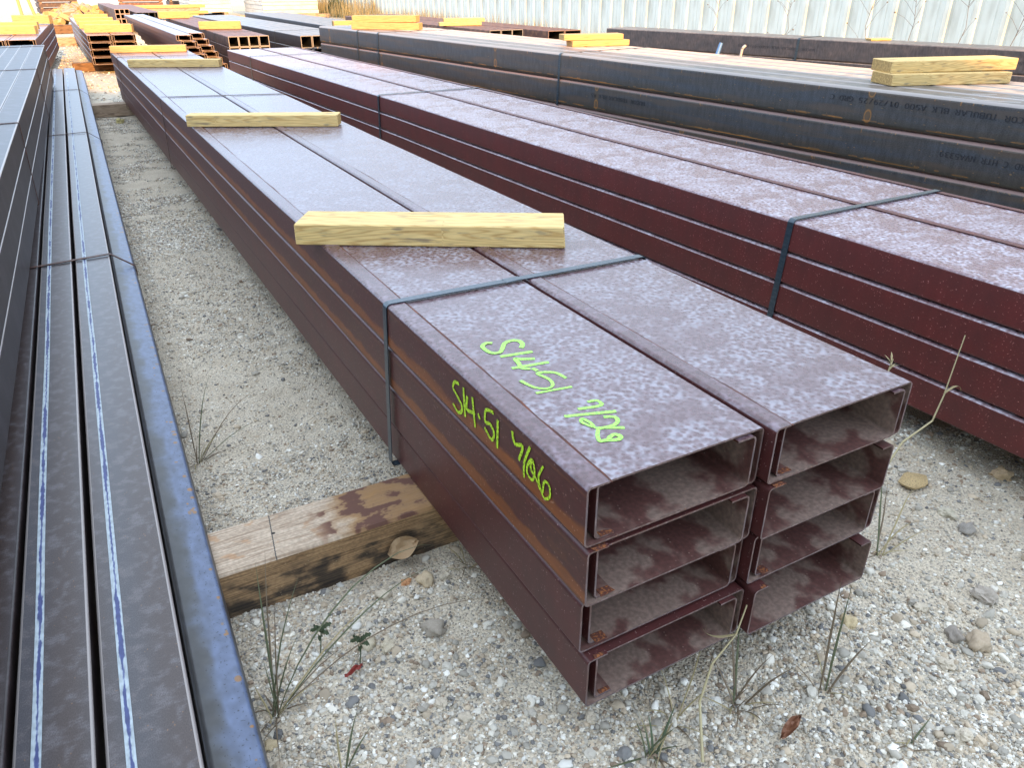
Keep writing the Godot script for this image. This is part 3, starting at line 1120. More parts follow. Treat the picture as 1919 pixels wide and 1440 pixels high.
func channels(called: String, label: String, at: Vector3, turn: float, cols: int, rows: int, w: float, pitch: float, l: float, mirrored: bool, top_m: Material, side_m: Material, col_step: float, lean := 0.0, back := 0.0, far := false, strap_at := [], group := "", strap_w := 0.017) -> Node3D:
	var t := thing(called, label, "steel bundle", at, turn, group)
	for k in rows:
		for j in cols:
			var x := j * col_step + (rows - 1 - k) * lean
			var b := k * pitch
			var tp := b + pitch - 0.0045
			var z0 := 0.016 * sin(k * 4.3 + j * 2.9) - j * back
			var a := channel(x, w, b, tp, z0, -l + z0, 0.028, true, side_m if mirrored else top_m, side_m, k * 7.0 + j * 3.0 + at.x * 5.0, 0.0, 0.0085, 4 if far else 12, far)
			var c := channel(x + 0.02, w, b + 0.0032, tp - 0.0033, z0 - 0.004, -l + z0, 0.028, false, top_m, side_m, k * 7.0 + j * 3.0 + at.x * 5.0, 0.006, 0.0, 4 if far else 12, far)
			if mirrored:
				a = mirror(a, x + (w + 0.02) / 2.0)
				c = mirror(c, x + (w + 0.02) / 2.0)
			part(t, "purlin", a)
			part(t, "purlin", c)
	for z in strap_at:
		part(t, "strap", band(loop_rect(-0.001, (cols - 1) * col_step + w + 0.021, -0.001, rows * pitch - 0.003), true, strap_w, M.strap, z, 0.02, 0.06, 0.01))
	return t

func crate(label: String, at: Vector3, w: float, h: float, dep: float, turn: float, m: Material) -> void:
	var t := thing("slatted_crate", label, "crate", at, turn)
	for k in 5:
		for sg in [0, 1]:
			var s := Surf.new()
			box_surf(s, null, Vector3(w, h * 0.14, 0.03), Vector3(0, h * (0.12 + 0.19 * k), dep * (0.5 - sg)), 0.004, 0.0, k)
			part(t, "slat", mesh_of([[s, m]]))
			var q := Surf.new()
			box_surf(q, null, Vector3(0.03, h * 0.14, dep - 0.04), Vector3(w * (0.5 - sg), h * (0.12 + 0.19 * k), 0), 0.004, 0.0, k)
			part(t, "slat", mesh_of([[q, m]]))
	for sx in [-1, 1]:
		for sz in [-1, 1]:
			var s := Surf.new()
			box_surf(s, null, Vector3(0.07, h, 0.07), Vector3(sx * (w / 2 - 0.06), h / 2, sz * (dep / 2 - 0.06)), 0.004)
			part(t, "post", mesh_of([[s, M.old]]))

func _ready() -> void:
	# ------------------------------------------------ camera, sky, sun, exposure
	var cam := Camera3D.new()
	cam.name = "camera"
	add_child(cam)
	cam.position = Vector3(0, 1.0, 0)
	cam.rotation_degrees = Vector3(-28.0892, -29.1838, 0)
	cam.fov = 53.644
	cam.near = 0.05
	cam.far = 900.0
	cam.current = true
	var ca := CameraAttributesPhysical.new()
	ca.frustum_focus_distance = 1.75
	ca.frustum_focal_length = 23.7
	ca.frustum_near = 0.05
	ca.frustum_far = 900.0
	ca.exposure_aperture = 7.5
	var env := Environment.new()
	env.background_mode = Environment.BG_SKY
	var sky := Sky.new()
	var sm := ProceduralSkyMaterial.new()
	sm.sky_top_color = Color(0.70, 0.74, 0.79)
	sm.sky_horizon_color = Color(0.70, 0.81, 0.93)
	sm.sky_curve = 0.25
	sm.ground_horizon_color = Color(0.62, 0.58, 0.52)
	sm.ground_bottom_color = Color(0.36, 0.33, 0.29)
	sm.sun_angle_max = 20.0
	sky.sky_material = sm
	env.sky = sky
	env.background_energy_multiplier = 1.3
	env.tonemap_mode = Environment.TONE_MAPPER_LINEAR
	env.tonemap_exposure = 3.25
	env.sdfgi_enabled = true
	env.ssao_enabled = true
	env.ssil_enabled = true
	var we := WorldEnvironment.new()
	we.name = "environment"
	we.environment = env
	add_child(we)
	var sun := DirectionalLight3D.new()
	sun.name = "sun"
	add_child(sun)
	sun.look_at_from_position(Vector3(-0.05, 0.32, 1.0) * 20.0, Vector3.ZERO)
	sun.light_color = Color(1.0, 0.76, 0.45)
	sun.light_energy = 1.05
	sun.light_angular_distance = 0.5
	sun.shadow_enabled = true

	wob.seed = 3
	wob.frequency = 0.01
	gn.seed = 12
	gn.frequency = 0.03
	gn.fractal_octaves = 2
	make_textures()
	M.grass = leaf_mat(0.11, 0.125, 0.075)
	M.grass_dry = leaf_mat(0.36, 0.30, 0.17)
	M.grass_brown = leaf_mat(0.16, 0.12, 0.085)
	M.leaf_green = leaf_mat(0.085, 0.115, 0.07)
	M.twig = mat(null, 0.8, Vector2.ONE, lin(0.16, 0.13, 0.10))
	M.straw = mat(null, 0.7, Vector2.ONE, lin(0.46, 0.40, 0.24))

	# ------------------------------------------------ setting
	ground()
	wall()
	warehouse()

	# ------------------------------------------------ the lettered front bundle
	front_bundle()
	# second bundle to its right
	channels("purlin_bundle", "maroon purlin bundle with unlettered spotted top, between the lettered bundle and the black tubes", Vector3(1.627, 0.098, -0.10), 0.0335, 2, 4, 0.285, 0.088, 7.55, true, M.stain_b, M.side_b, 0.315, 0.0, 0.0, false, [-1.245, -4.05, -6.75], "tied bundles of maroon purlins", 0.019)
	black_bundle()
	tall_bundle()
	low_bundle()
	# behind
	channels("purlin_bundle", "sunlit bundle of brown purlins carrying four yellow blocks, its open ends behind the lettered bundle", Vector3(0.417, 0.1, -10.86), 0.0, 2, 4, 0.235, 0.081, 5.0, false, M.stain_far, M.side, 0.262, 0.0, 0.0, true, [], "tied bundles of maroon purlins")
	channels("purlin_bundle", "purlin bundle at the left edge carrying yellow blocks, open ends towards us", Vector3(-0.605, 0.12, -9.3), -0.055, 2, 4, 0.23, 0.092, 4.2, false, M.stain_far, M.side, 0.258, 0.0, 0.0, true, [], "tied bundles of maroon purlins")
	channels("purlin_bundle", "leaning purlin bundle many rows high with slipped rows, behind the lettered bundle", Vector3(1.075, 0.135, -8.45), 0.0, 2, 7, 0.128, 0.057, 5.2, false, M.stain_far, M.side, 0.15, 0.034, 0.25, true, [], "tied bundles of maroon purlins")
	tubes("tube_bundle", "bundle of square tubes four wide, pale open ends and one yellow block on top", Vector3(1.565, 0.1, -8.55), -0.008, 4, 4, 0.098, 0.098, 4.8, 0.007, 0.007, M.brown, M.brown_top, M.lip, M.bright_edge, "tied bundles of steel tubes", [-0.75], M.strap, 0.012)
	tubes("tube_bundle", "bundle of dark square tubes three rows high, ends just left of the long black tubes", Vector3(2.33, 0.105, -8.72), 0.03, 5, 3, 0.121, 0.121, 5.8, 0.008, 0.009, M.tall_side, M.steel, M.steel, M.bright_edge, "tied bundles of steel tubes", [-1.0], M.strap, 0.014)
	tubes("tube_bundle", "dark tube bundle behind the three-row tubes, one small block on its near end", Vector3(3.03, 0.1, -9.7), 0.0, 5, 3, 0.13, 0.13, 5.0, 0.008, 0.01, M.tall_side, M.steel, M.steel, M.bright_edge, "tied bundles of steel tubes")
	tubes("tube_bundle", "brown tube bundle by the metal wall with three small square ends showing", Vector3(4.93, 0.15, -9.4), 0.05, 3, 2, 0.165, 0.135, 5.0, 0.008, 0.01, M.brown, M.brown_top, M.brown_top, M.bright_edge, "tied bundles of steel tubes")
	tubes("tube_bundle", "rusty brown bundle of oblong tubes closest to the metal wall", Vector3(5.74, 0.1, -9.3), 0.05, 2, 2, 0.26, 0.148, 6.0, 0.008, 0.01, M.brown, M.brown_top, M.brown_top, M.lip, "tied bundles of steel tubes")
	var far_tube := tubes("tube_bundle", "long grey tubes stacked between the black tubes and the metal wall", Vector3(5.99, 0.12, -1.9), 0.252, 2, 3, 0.17, 0.152, 4.9, 0.008, 0.012, M.grey_side, M.steel, M.steel, M.bright_edge, "tied bundles of steel tubes", [-2.9], M.strap, 0.02)
	var tx := text_mesh("NUCOR TUBULAR BLK A500 01/29/25", 0.02, M.ink)
	for z in [-3.1, -1.2]:
		var q := part(far_tube.get_node("tube_004") as Node, "stencil", tx)
		q.transform = Transform3D(Basis(Vector3(0, 0, -1.4), Vector3(0, -1, 0), Vector3(-1, 0, 0)), Vector3(-0.0012, 0.152 * 2 + 0.075, z))
	tubes("tube_bundle", "far bundle of small square tubes three wide, below the heap of offcuts", Vector3(1.33, 0.1, -18.8), 0.0, 3, 4, 0.088, 0.088, 5.0, 0.007, 0.006, M.brown, M.brown_top, M.brown_top, M.far_edge, "tied bundles of steel tubes")
	tubes("tube_bundle", "far dark bundle of tubes right of the small square tubes", Vector3(1.68, 0.1, -18.3), 0.0, 4, 3, 0.11, 0.10, 6.0, 0.007, 0.006, M.brown, M.brown_top, M.brown_top, M.dark, "tied bundles of steel tubes")

	blocks()
	timbers()
	far_yard()
	details()
	plants()
	gravel()

func front_bundle() -> void:
	var t := thing("purlin_bundle", "bundle of maroon purlins lettered S14·51 7/26 in green, open ends nearest us", "steel bundle", Vector3(0.43, 0.097, -0.59), 0.0, "tied bundles of maroon purlins")
	var l := 6.95
	var dx := [0.013, 0.007, 0.003, 0.0]      # rows from the bottom
	var hgt := 0.0905
	var pitch := 0.0955
	for k in 4:
		for j in 2:
			var w := 0.272 if j == 0 else 0.266
			var x: float = (0.0 if j == 0 else 0.294) + dx[k]
			var b := k * pitch
			var z0: float = [0.006, -0.008, 0.004, 0.0][k] + (0.012 if j == 1 else 0.0)
			var rust_mat: Material = M.rust_side if (j == 0 and k >= 2) else M.side
			if k == 3 and j == 0 or k == 2 and j == 0:
				var rm: StandardMaterial3D = M.rust_side.duplicate()
				rm.uv1_scale = Vector3(0.5, 1.0 / hgt, 1)
				rm.uv1_offset = Vector3(0.07 + 0.5 * k, -0.03 / hgt, 0)
				rust_mat = rm
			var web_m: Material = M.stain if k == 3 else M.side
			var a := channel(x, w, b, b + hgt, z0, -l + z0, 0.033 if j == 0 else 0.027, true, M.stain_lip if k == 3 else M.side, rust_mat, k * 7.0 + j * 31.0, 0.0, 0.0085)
			var p := part(t, "purlin", a, "purlin with a strip of lip along its top left edge" if k == 3 and j == 0 else "")
			var inset := 0.32 if (j == 1 and (k == 0 or k == 2)) else 0.005
			var c := channel(x + (0.018 if j == 0 else 0.021), w, b + 0.0032, b + hgt - 0.0033, z0 - inset, -l + z0, 0.03, false, web_m, M.side, k * 7.0 + j * 31.0, 0.006, 0.0)
			var pc := part(t, "purlin", c)
			if k == 3 and j == 0:
				p.set_meta("label", "top purlin with the smaller green lettering on its side")
				pc.set_meta("label", "top purlin with the larger green lettering on its web")
				var top_y := b + hgt - 0.0033
				var tops := [[0.557, -0.967, 0.566, -0.978, 0.567, -0.992, 0.557, -0.999, 0.542, -0.995, 0.529, -0.979, 0.519, -0.969, 0.508, -0.971, 0.503, -0.983, 0.504, -1.001, 0.515, -1.010, 0.524, -1.005],
					[0.512, -0.955, 0.566, -0.946], [0.556, -0.922, 0.536, -0.931, 0.529, -0.937, 0.526, -0.921, 0.522, -0.903, 0.532, -0.895], [0.508, -0.910, 0.569, -0.901], [0.536, -0.895, 0.538, -0.884],
					[0.563, -0.842, 0.558, -0.866, 0.534, -0.877, 0.539, -0.850, 0.533, -0.832, 0.520, -0.828, 0.506, -0.841, 0.499, -0.868], [0.500, -0.824, 0.556, -0.815],
					[0.527, -0.756, 0.561, -0.749, 0.564, -0.763, 0.550, -0.766], [0.500, -0.748, 0.570, -0.725],
					[0.546, -0.721, 0.559, -0.713, 0.555, -0.701, 0.541, -0.696, 0.521, -0.701, 0.521, -0.716, 0.518, -0.730, 0.512, -0.725, 0.514, -0.714, 0.518, -0.706],
					[0.554, -0.684, 0.527, -0.698, 0.516, -0.692, 0.506, -0.674, 0.514, -0.670, 0.529, -0.664, 0.536, -0.669, 0.532, -0.676, 0.523, -0.674, 0.517, -0.669]]
				for q in [[0], [1], [2, 3], [4], [5], [6], [7], [8], [9], [10]]:
					part(pc, "letter", strokes(q.map(func(i): return tops[i]), 0.0080, M.green, Vector3.UP, func(r: Vector2): return Vector3(r.x - 0.43, top_y, r.y + 0.59)))
				var sides := [[-0.935, 0.453, -0.950, 0.449, -0.957, 0.436, -0.944, 0.429, -0.928, 0.420, -0.927, 0.409, -0.941, 0.400, -0.959, 0.407], [-0.919, 0.454, -0.916, 0.404], [-0.906, 0.445, -0.909, 0.421, -0.881, 0.429], [-0.889, 0.452, -0.882, 0.403],
					[-0.871, 0.433, -0.865, 0.426], [-0.822, 0.459, -0.845, 0.452, -0.848, 0.431, -0.833, 0.435, -0.821, 0.427, -0.828, 0.411, -0.850, 0.420], [-0.809, 0.454, -0.812, 0.406], [-0.768, 0.458, -0.760, 0.442, -0.739, 0.450, -0.749, 0.422],
					[-0.720, 0.459, -0.734, 0.428, -0.735, 0.402], [-0.715, 0.443, -0.725, 0.429, -0.727, 0.416, -0.719, 0.411, -0.711, 0.413, -0.707, 0.429, -0.713, 0.443, -0.717, 0.428, -0.702, 0.419, -0.692, 0.409],
					[-0.686, 0.449, -0.697, 0.427, -0.691, 0.410, -0.681, 0.402, -0.669, 0.412, -0.670, 0.428, -0.682, 0.428, -0.686, 0.408]]
				for q in [[0], [1], [2, 3], [4], [5], [6], [7], [8], [9], [10]]:
					part(p, "letter", strokes(q.map(func(i): return sides[i]), 0.0063, M.yellowgreen, Vector3.LEFT, func(r: Vector2): return Vector3(-0.0005, r.y - 0.097, r.x + 0.59)))
			if k == 3:
				# rusty seam where the lip lies on the web below it
				var sm2 := Surf.new()
				var tip := x + (0.033 if j == 0 else 0.027)
				var yy := b + hgt - 0.0033
				for i in 70:
					var za := z0 - l * pow(i / 70.0, 1.4)
					var zb := z0 - l * pow((i + 1) / 70.0, 1.4)
					var wa := 0.0052 + 0.0035 * wob.get_noise_2d(za * 1500.0, 9.0 + j * 40.0)
					var wb := 0.0052 + 0.0035 * wob.get_noise_2d(zb * 1500.0, 9.0 + j * 40.0)
					var oa := wobble_at(za, 0.0045, k * 7.0 + j * 31.0)
					var ob := wobble_at(zb, 0.0045, k * 7.0 + j * 31.0)
					sm2.flat(Vector3(tip - 0.001 + oa.x, yy + 0.0013 + oa.y, za), Vector3(tip + wa + oa.x, yy + 0.0011 + oa.y, za), Vector3(tip + wb + ob.x, yy + 0.0011 + ob.y, zb), Vector3(tip - 0.001 + ob.x, yy + 0.0013 + ob.y, zb), Vector3.UP, Vector2(za, 0), Vector2(za, 0.01), Vector2(zb, 0.01), Vector2(zb, 0))
				part(p, "rusty_seam", mesh_of([[sm2, M.seam]]))
			# rust that has bled from the cut lips
			var s := Surf.new()
			box_surf(s, null, Vector3(0.016 + 0.002 * (k * 5 % 4), 0.0010, 0.007 + 0.003 * (k * 3 % 4)), Vector3(x + (0.018 if j == 0 else 0.021) + 0.020, b + 0.0032 + 0.0030, z0 - inset - 0.004), 0.0004, 0.002, k * 3 + j)
			part(pc, "rust_patch", mesh_of([[s, M.rust]]))
			if k < 3:
				var s3 := Surf.new()
				box_surf(s3, null, Vector3(0.014 + 0.003 * (k % 3), 0.0010, 0.006 + 0.002 * k), Vector3(x + 0.02, b + hgt + 0.0003, z0 - 0.003), 0.0004, 0.002, k * 5 + j)
				part(p, "rust_patch", mesh_of([[s3, M.rust]]))
	var right := 0.294 + 0.266 + 0.022
	part(t, "strap", band(loop_rect(-0.001, right, -0.001, 0.3775), true, 0.0175, M.strap, -0.655, 0.02, 0.12, 0.009), "blue-grey steel strap across the near part")
	var seal := Surf.new()
	box_surf(seal, null, Vector3(0.034, 0.0022, 0.020), Vector3.ZERO, 0.0008, 0.0015, 5)
	var sl := part(t, "strap_seal", mesh_of([[seal, M.strap]]), "", Vector3(0.262, 0.3792, -0.649), -0.02)
	sl.rotation.z = 0.02
	part(t, "strap", band(loop_rect(-0.001, right, -0.001, 0.3775), true, 0.0165, M.strap_rust, -3.80, 0.30, 0.35, 0.009))
	part(t, "strap", band(loop_rect(-0.001, right, -0.001, 0.3775), true, 0.0165, M.strap_rust, -6.3, 0.1, 0.2, 0.009))

func black_bundle() -> void:
	var t := thing("tube_bundle", "long bundle of black tubes with rust spots and upside-down stencilling along its side", "steel bundle", Vector3(3.145, 0.155, -0.3), 0.108, "tied bundles of steel tubes")
	var w := 0.1465
	for k in 3:
		for j in 5:
			var sm: Material = M.steel
			if j == 0:
				var q: StandardMaterial3D = M.mill.duplicate()
				q.uv1_scale = Vector3(0.36, 1.0 / (w + 0.004), 1)
				q.uv1_offset = Vector3([0.37, 0.62, 0.0][k], 0, 0)
				sm = q
			var p := part(t, "tube", tube(j * (w + 0.005), k * (w + 0.0015), w, w, 0.01 * sin(j * 3.0 + k * 2.0), -7.7, 0.008, 0.018, sm, M.steel if j < 2 else M.sunlit_peach, M.bright_edge if k == 2 else M.lip, k * 9.0 + j * 4.0, M.bright_edge, 14, 0.003))  # sunlight painted on back tops, reflected light on the top row's bright corners
			if j == 0 and k > 0:
				var full := "NUCOR TUBULAR BLK A500 01/29/25 GRD C HTR NVA5339"
				var rows := [[full.substr(0, 37), -1.68, 1.35]] if k == 2 else [[full, -1.08, 1.2], [full.substr(0, 20), -3.45, 1.35]]
				for r in rows:
					var tm := part(p, "stencil", text_mesh(r[0], 0.021, M.ink), "black stencilled lettering, upside down")
					tm.transform = Transform3D(Basis(Vector3(0, 0, -float(r[2])), Vector3(0, -1, 0), Vector3(-1, 0, 0)), Vector3(-0.0022, k * (w + 0.0015) + (0.098 if k == 2 else 0.088), r[1]))
	for z in [-3.98, -6.45, -6.85]:
		part(t, "strap", band(loop_rect(-0.001, 5 * (w + 0.005), -0.001, 3 * (w + 0.0015)), true, 0.019, M.strap, z, 0.0, 0.06, 0.013))
	var ch := [[0.0, 0.0, 0.05, 0.02, 0.09, -0.01, 0.16, 0.04], [0.05, 0.09, 0.12, 0.12, 0.2, 0.1], [0.1, 0.18, 0.2, 0.16, 0.26, 0.2], [0.02, 0.14, 0.06, 0.2]]
	for c in ch:
		part(t, "chalk_mark", strokes([c], 0.005, M.chalk, Vector3.UP, func(q: Vector2): return Vector3(0.03 + q.y, 3 * (w + 0.0015) - 0.0012, -1.62 + q.x * 1.6)), "white chalk scribble on the tops")

func tall_bundle() -> void:
	var turn := -0.0326
	# right face of the bundle passes x = -0.207 at z = -2.62
	var z_near := 0.55
	var xr := -0.207 - 0.0326 * (2.62 + z_near)
	var t := thing("tube_bundle", "tall bundle of square steel tubes along the left edge with thin wire ties", "steel bundle", Vector3(xr, 0.213, z_near), turn, "tied bundles of steel tubes")
	var w := 0.0855
	for k in 3:
		for j in 5:
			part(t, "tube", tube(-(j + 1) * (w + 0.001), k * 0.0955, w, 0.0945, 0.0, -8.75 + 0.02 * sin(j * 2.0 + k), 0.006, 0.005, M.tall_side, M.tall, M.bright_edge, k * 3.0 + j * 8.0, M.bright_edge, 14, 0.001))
	for z in [-4.18, -6.45, -8.5]:
		part(t, "strap", band(loop_rect(-5 * (w + 0.001) - 0.001, 0.001, -0.001, 3 * 0.0955), true, 0.009, M.strap_rust, z, -0.1, -0.55 if z > -5.0 else -0.35, 0.006, 0.002))

func low_bundle() -> void:
	# edge of the second tube: x = -0.035 at z = -0.7
	var z_near := 0.3
	var xe := -0.035 - 0.0244 * (0.7 + z_near)
	var t := thing("steel_bundle", "low bundle of wide tubes with white and blue weld stripes and a blue-grey ledge", "steel bundle", Vector3(xe, 0.097, z_near), -0.0244)
	var l := 10.1
	var h := 0.073
	var xs := [[-0.104, 0.104], [-0.204, 0.090], [-0.30, 0.088], [-0.392, 0.088]]
	for k in xs.size():
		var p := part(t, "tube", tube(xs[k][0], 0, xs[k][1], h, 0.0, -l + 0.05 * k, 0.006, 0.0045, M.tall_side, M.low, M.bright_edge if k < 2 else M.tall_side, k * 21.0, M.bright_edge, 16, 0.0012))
		if k < 2:
			var s := Surf.new()
			var cx: float = -0.075 if k == 0 else -0.178
			var n := 60
			for i in n:
				var za := -l * i / n
				var zb := -l * (i + 1) / n
				var wa := cx + 0.002 * wob.get_noise_2d(za * 80.0, k * 50.0) + wobble_at(za, 0.0012, k * 21.0).x
				var wb := cx + 0.002 * wob.get_noise_2d(zb * 80.0, k * 50.0) + wobble_at(zb, 0.0012, k * 21.0).x
				var ha := 0.0058
				s.flat(Vector3(wa - ha, h + 0.0014, za), Vector3(wa + ha, h + 0.0014, za), Vector3(wb + ha, h + 0.0014, zb), Vector3(wb - ha, h + 0.0014, zb), Vector3.UP, Vector2(za + k * 0.7, 0), Vector2(za + k * 0.7, 1), Vector2(zb + k * 0.7, 1), Vector2(zb + k * 0.7, 0))
			part(p, "weld_stripe", mesh_of([[s, M.stripe]]), "ragged white stripe with blue in the middle")
	# the ledge: an angle lying on its side against the tubes
	var top := Surf.new()
	var und := Surf.new()
	var c := [Vector2(0.0035, 0.066), Vector2(0.0045, 0.034), Vector2(0.066, 0.024), Vector2(0.0705, 0.010)]
	var o := rounded(c, 0.008, false, -1.0, 5)
	var pts: PackedVector2Array = o[0]
	var nrm: PackedVector2Array = o[1]
	var inn := PackedVector2Array()
	var neg := PackedVector2Array()
	for i in pts.size():
		inn.append(pts[i] - nrm[i] * 0.005)
		neg.append(-nrm[i])
	extrude(pts, nrm, false, 0.0, -l - 0.2, func(_n, _i): return top, 16, 0.001, 5.0)
	extrude(inn, neg, false, 0.0, -l - 0.2, func(_n, _i): return und, 16, 0.001, 5.0)
	var lst := pts.size() - 1
	extrude(PackedVector2Array([pts[lst], inn[lst]]), PackedVector2Array([Vector2(1, -0.1), Vector2(1, -0.1)]), false, 0.0, -l - 0.2, func(_n, _i): return und, 16, 0.001, 5.0)
	ring(und, pts, inn, false, 0.0, 1.0)
	ring(und, pts, inn, false, -l - 0.2, -1.0)
	for i in top.uv.size():
		top.uv[i].y = clampf(top.uv[i].y / 0.106, 0.02, 0.98)
	part(t, "angle", mesh_of([[top, M.blue], [und, M.bright_edge]]), "blue-grey ledge with round rust spots along its edge")
	for z in [[-3.12, 0.014], [-5.75, 0.010], [-8.05, 0.009]]:
		part(t, "strap", band([Vector2(0.0705, -0.004), Vector2(0.0705, 0.026), Vector2(0.002, h + 0.004), Vector2(-0.104, h + 0.003), Vector2(-0.31, h + 0.001)], false, z[1], M.strap_rust, z[0], -0.12, -0.3, 0.012, 0.0018))

func blocks() -> void:
	var g := "yellow timber blocks laid on the bundles"
	var a: Material = M.wood
	lumber_edge("timber_block", Vector2(0.382, -1.677), Vector2(0.895, -1.364), 0.4725, 0.048, 0.112, "nearest yellow block on the lettered bundle, grey smudges on its top", a, 1, g)
	lumber_edge("timber_block", Vector2(0.411, -3.417), Vector2(0.947, -3.133), 0.4725, 0.045, 0.075, "second yellow block along the lettered bundle, bare of smudges", a, 2, g)
	lumber_edge("timber_block", Vector2(0.436, -6.056), Vector2(0.974, -5.796), 0.4725, 0.048, 0.08, "third yellow block along the lettered bundle, near its far end", a, 3, g)
	lumber_edge("timber_block", Vector2(0.42, -7.351), Vector2(0.978, -7.214), 0.4725, 0.05, 0.08, "sunlit block with a dark knot on the far end of the lettered bundle", M.wood_far, 4, g)
	lumber_edge("timber_block", Vector2(3.075, -2.215), Vector2(3.60, -2.022), 0.5985, 0.046, 0.155, "lower of two stacked blocks on the near end of the black tubes", a, 5, g)
	lumber_edge("timber_block", Vector2(3.10, -2.25), Vector2(3.655, -2.045), 0.6465, 0.047, 0.15, "upper of two stacked blocks on the near end of the black tubes", a, 6, g, 0.008)
	lumber_edge("timber_block", Vector2(3.04, -4.62), Vector2(3.45, -4.54), 0.5985, 0.036, 0.11, "lower thin block of the pair midway along the black tubes", M.wood_far, 7, g)
	lumber_edge("timber_block", Vector2(3.0, -4.66), Vector2(3.41, -4.56), 0.636, 0.036, 0.11, "upper thin block of the pair midway along the black tubes", M.wood_far, 8, g)
	lumber_edge("timber_block", Vector2(2.414, -7.28), Vector2(2.90, -6.88), 0.5985, 0.055, 0.12, "lower orange-lit block of the pair on the far end of the black tubes", M.wood_far, 9, g)
	lumber_edge("timber_block", Vector2(2.43, -7.30), Vector2(2.89, -6.92), 0.655, 0.055, 0.12, "upper orange-lit block of the pair on the far end of the black tubes", M.wood_far, 10, g, 0.01)
	lumber_edge("timber_block", Vector2(1.516, -9.877), Vector2(1.944, -9.756), 0.4985, 0.08, 0.1, "yellow block on the tubes that are four wide", M.wood_far, 11, g)
	lumber_edge("timber_block", Vector2(1.46, -12.9), Vector2(1.88, -12.9), 0.4985, 0.09, 0.1, "small block at the far end of the tubes that are four wide", M.wood_far, 12, g)
	var nm := ["nearest", "second", "third", "farthest"]
	var ps := [[0.417, -11.33, 0.935, -11.16], [0.411, -12.3, 0.903, -12.3], [0.423, -13.4, 0.902, -13.4], [0.445, -14.75, 0.923, -14.7]]
	for k in 4:
		lumber_edge("timber_block", Vector2(ps[k][0], ps[k][1]), Vector2(ps[k][2], ps[k][3]), 0.422, 0.088, 0.1, "%s of four yellow blocks on the sunlit purlin bundle" % nm[k], M.wood_far, 20 + k, g)
	lumber_edge("timber_block", Vector2(-0.60, -10.2), Vector2(-0.082, -10.05), 0.487, 0.08, 0.1, "nearest yellow block on the left edge purlins", M.wood_far, 30, g)
	lumber_edge("timber_block", Vector2(-0.60, -11.05), Vector2(-0.056, -10.95), 0.487, 0.08, 0.1, "middle yellow block on the left edge purlins, with a knot", M.wood_far, 31, g)
	lumber_edge("timber_block", Vector2(-0.327, -12.5), Vector2(0.084, -12.3), 0.487, 0.10, 0.1, "farthest block on the left edge purlins, beside the heap", M.wood_far, 32, g)
	lumber_edge("timber_block", Vector2(3.03, -9.78), Vector2(3.36, -9.76), 0.4945, 0.06, 0.1, "little block on the dark tubes left of the wall's dry grass", M.wood_far, 33, g)
	lumber_edge("timber_block", Vector2(4.78, -10.6), Vector2(5.35, -10.45), 0.424, 0.045, 0.12, "pale block on the brown tubes by the wall", M.wood, 34, g)
	lumber_edge("timber_block", Vector2(4.86, -10.63), Vector2(5.42, -10.48), 0.47, 0.045, 0.12, "upper pale block on the brown tubes by the wall", M.wood, 35, g)
	lumber_edge("timber_block", Vector2(5.50, -4.22), Vector2(5.66, -4.16), 0.581, 0.014, 0.08, "thin board on the long grey tubes", M.wood, 36, g)

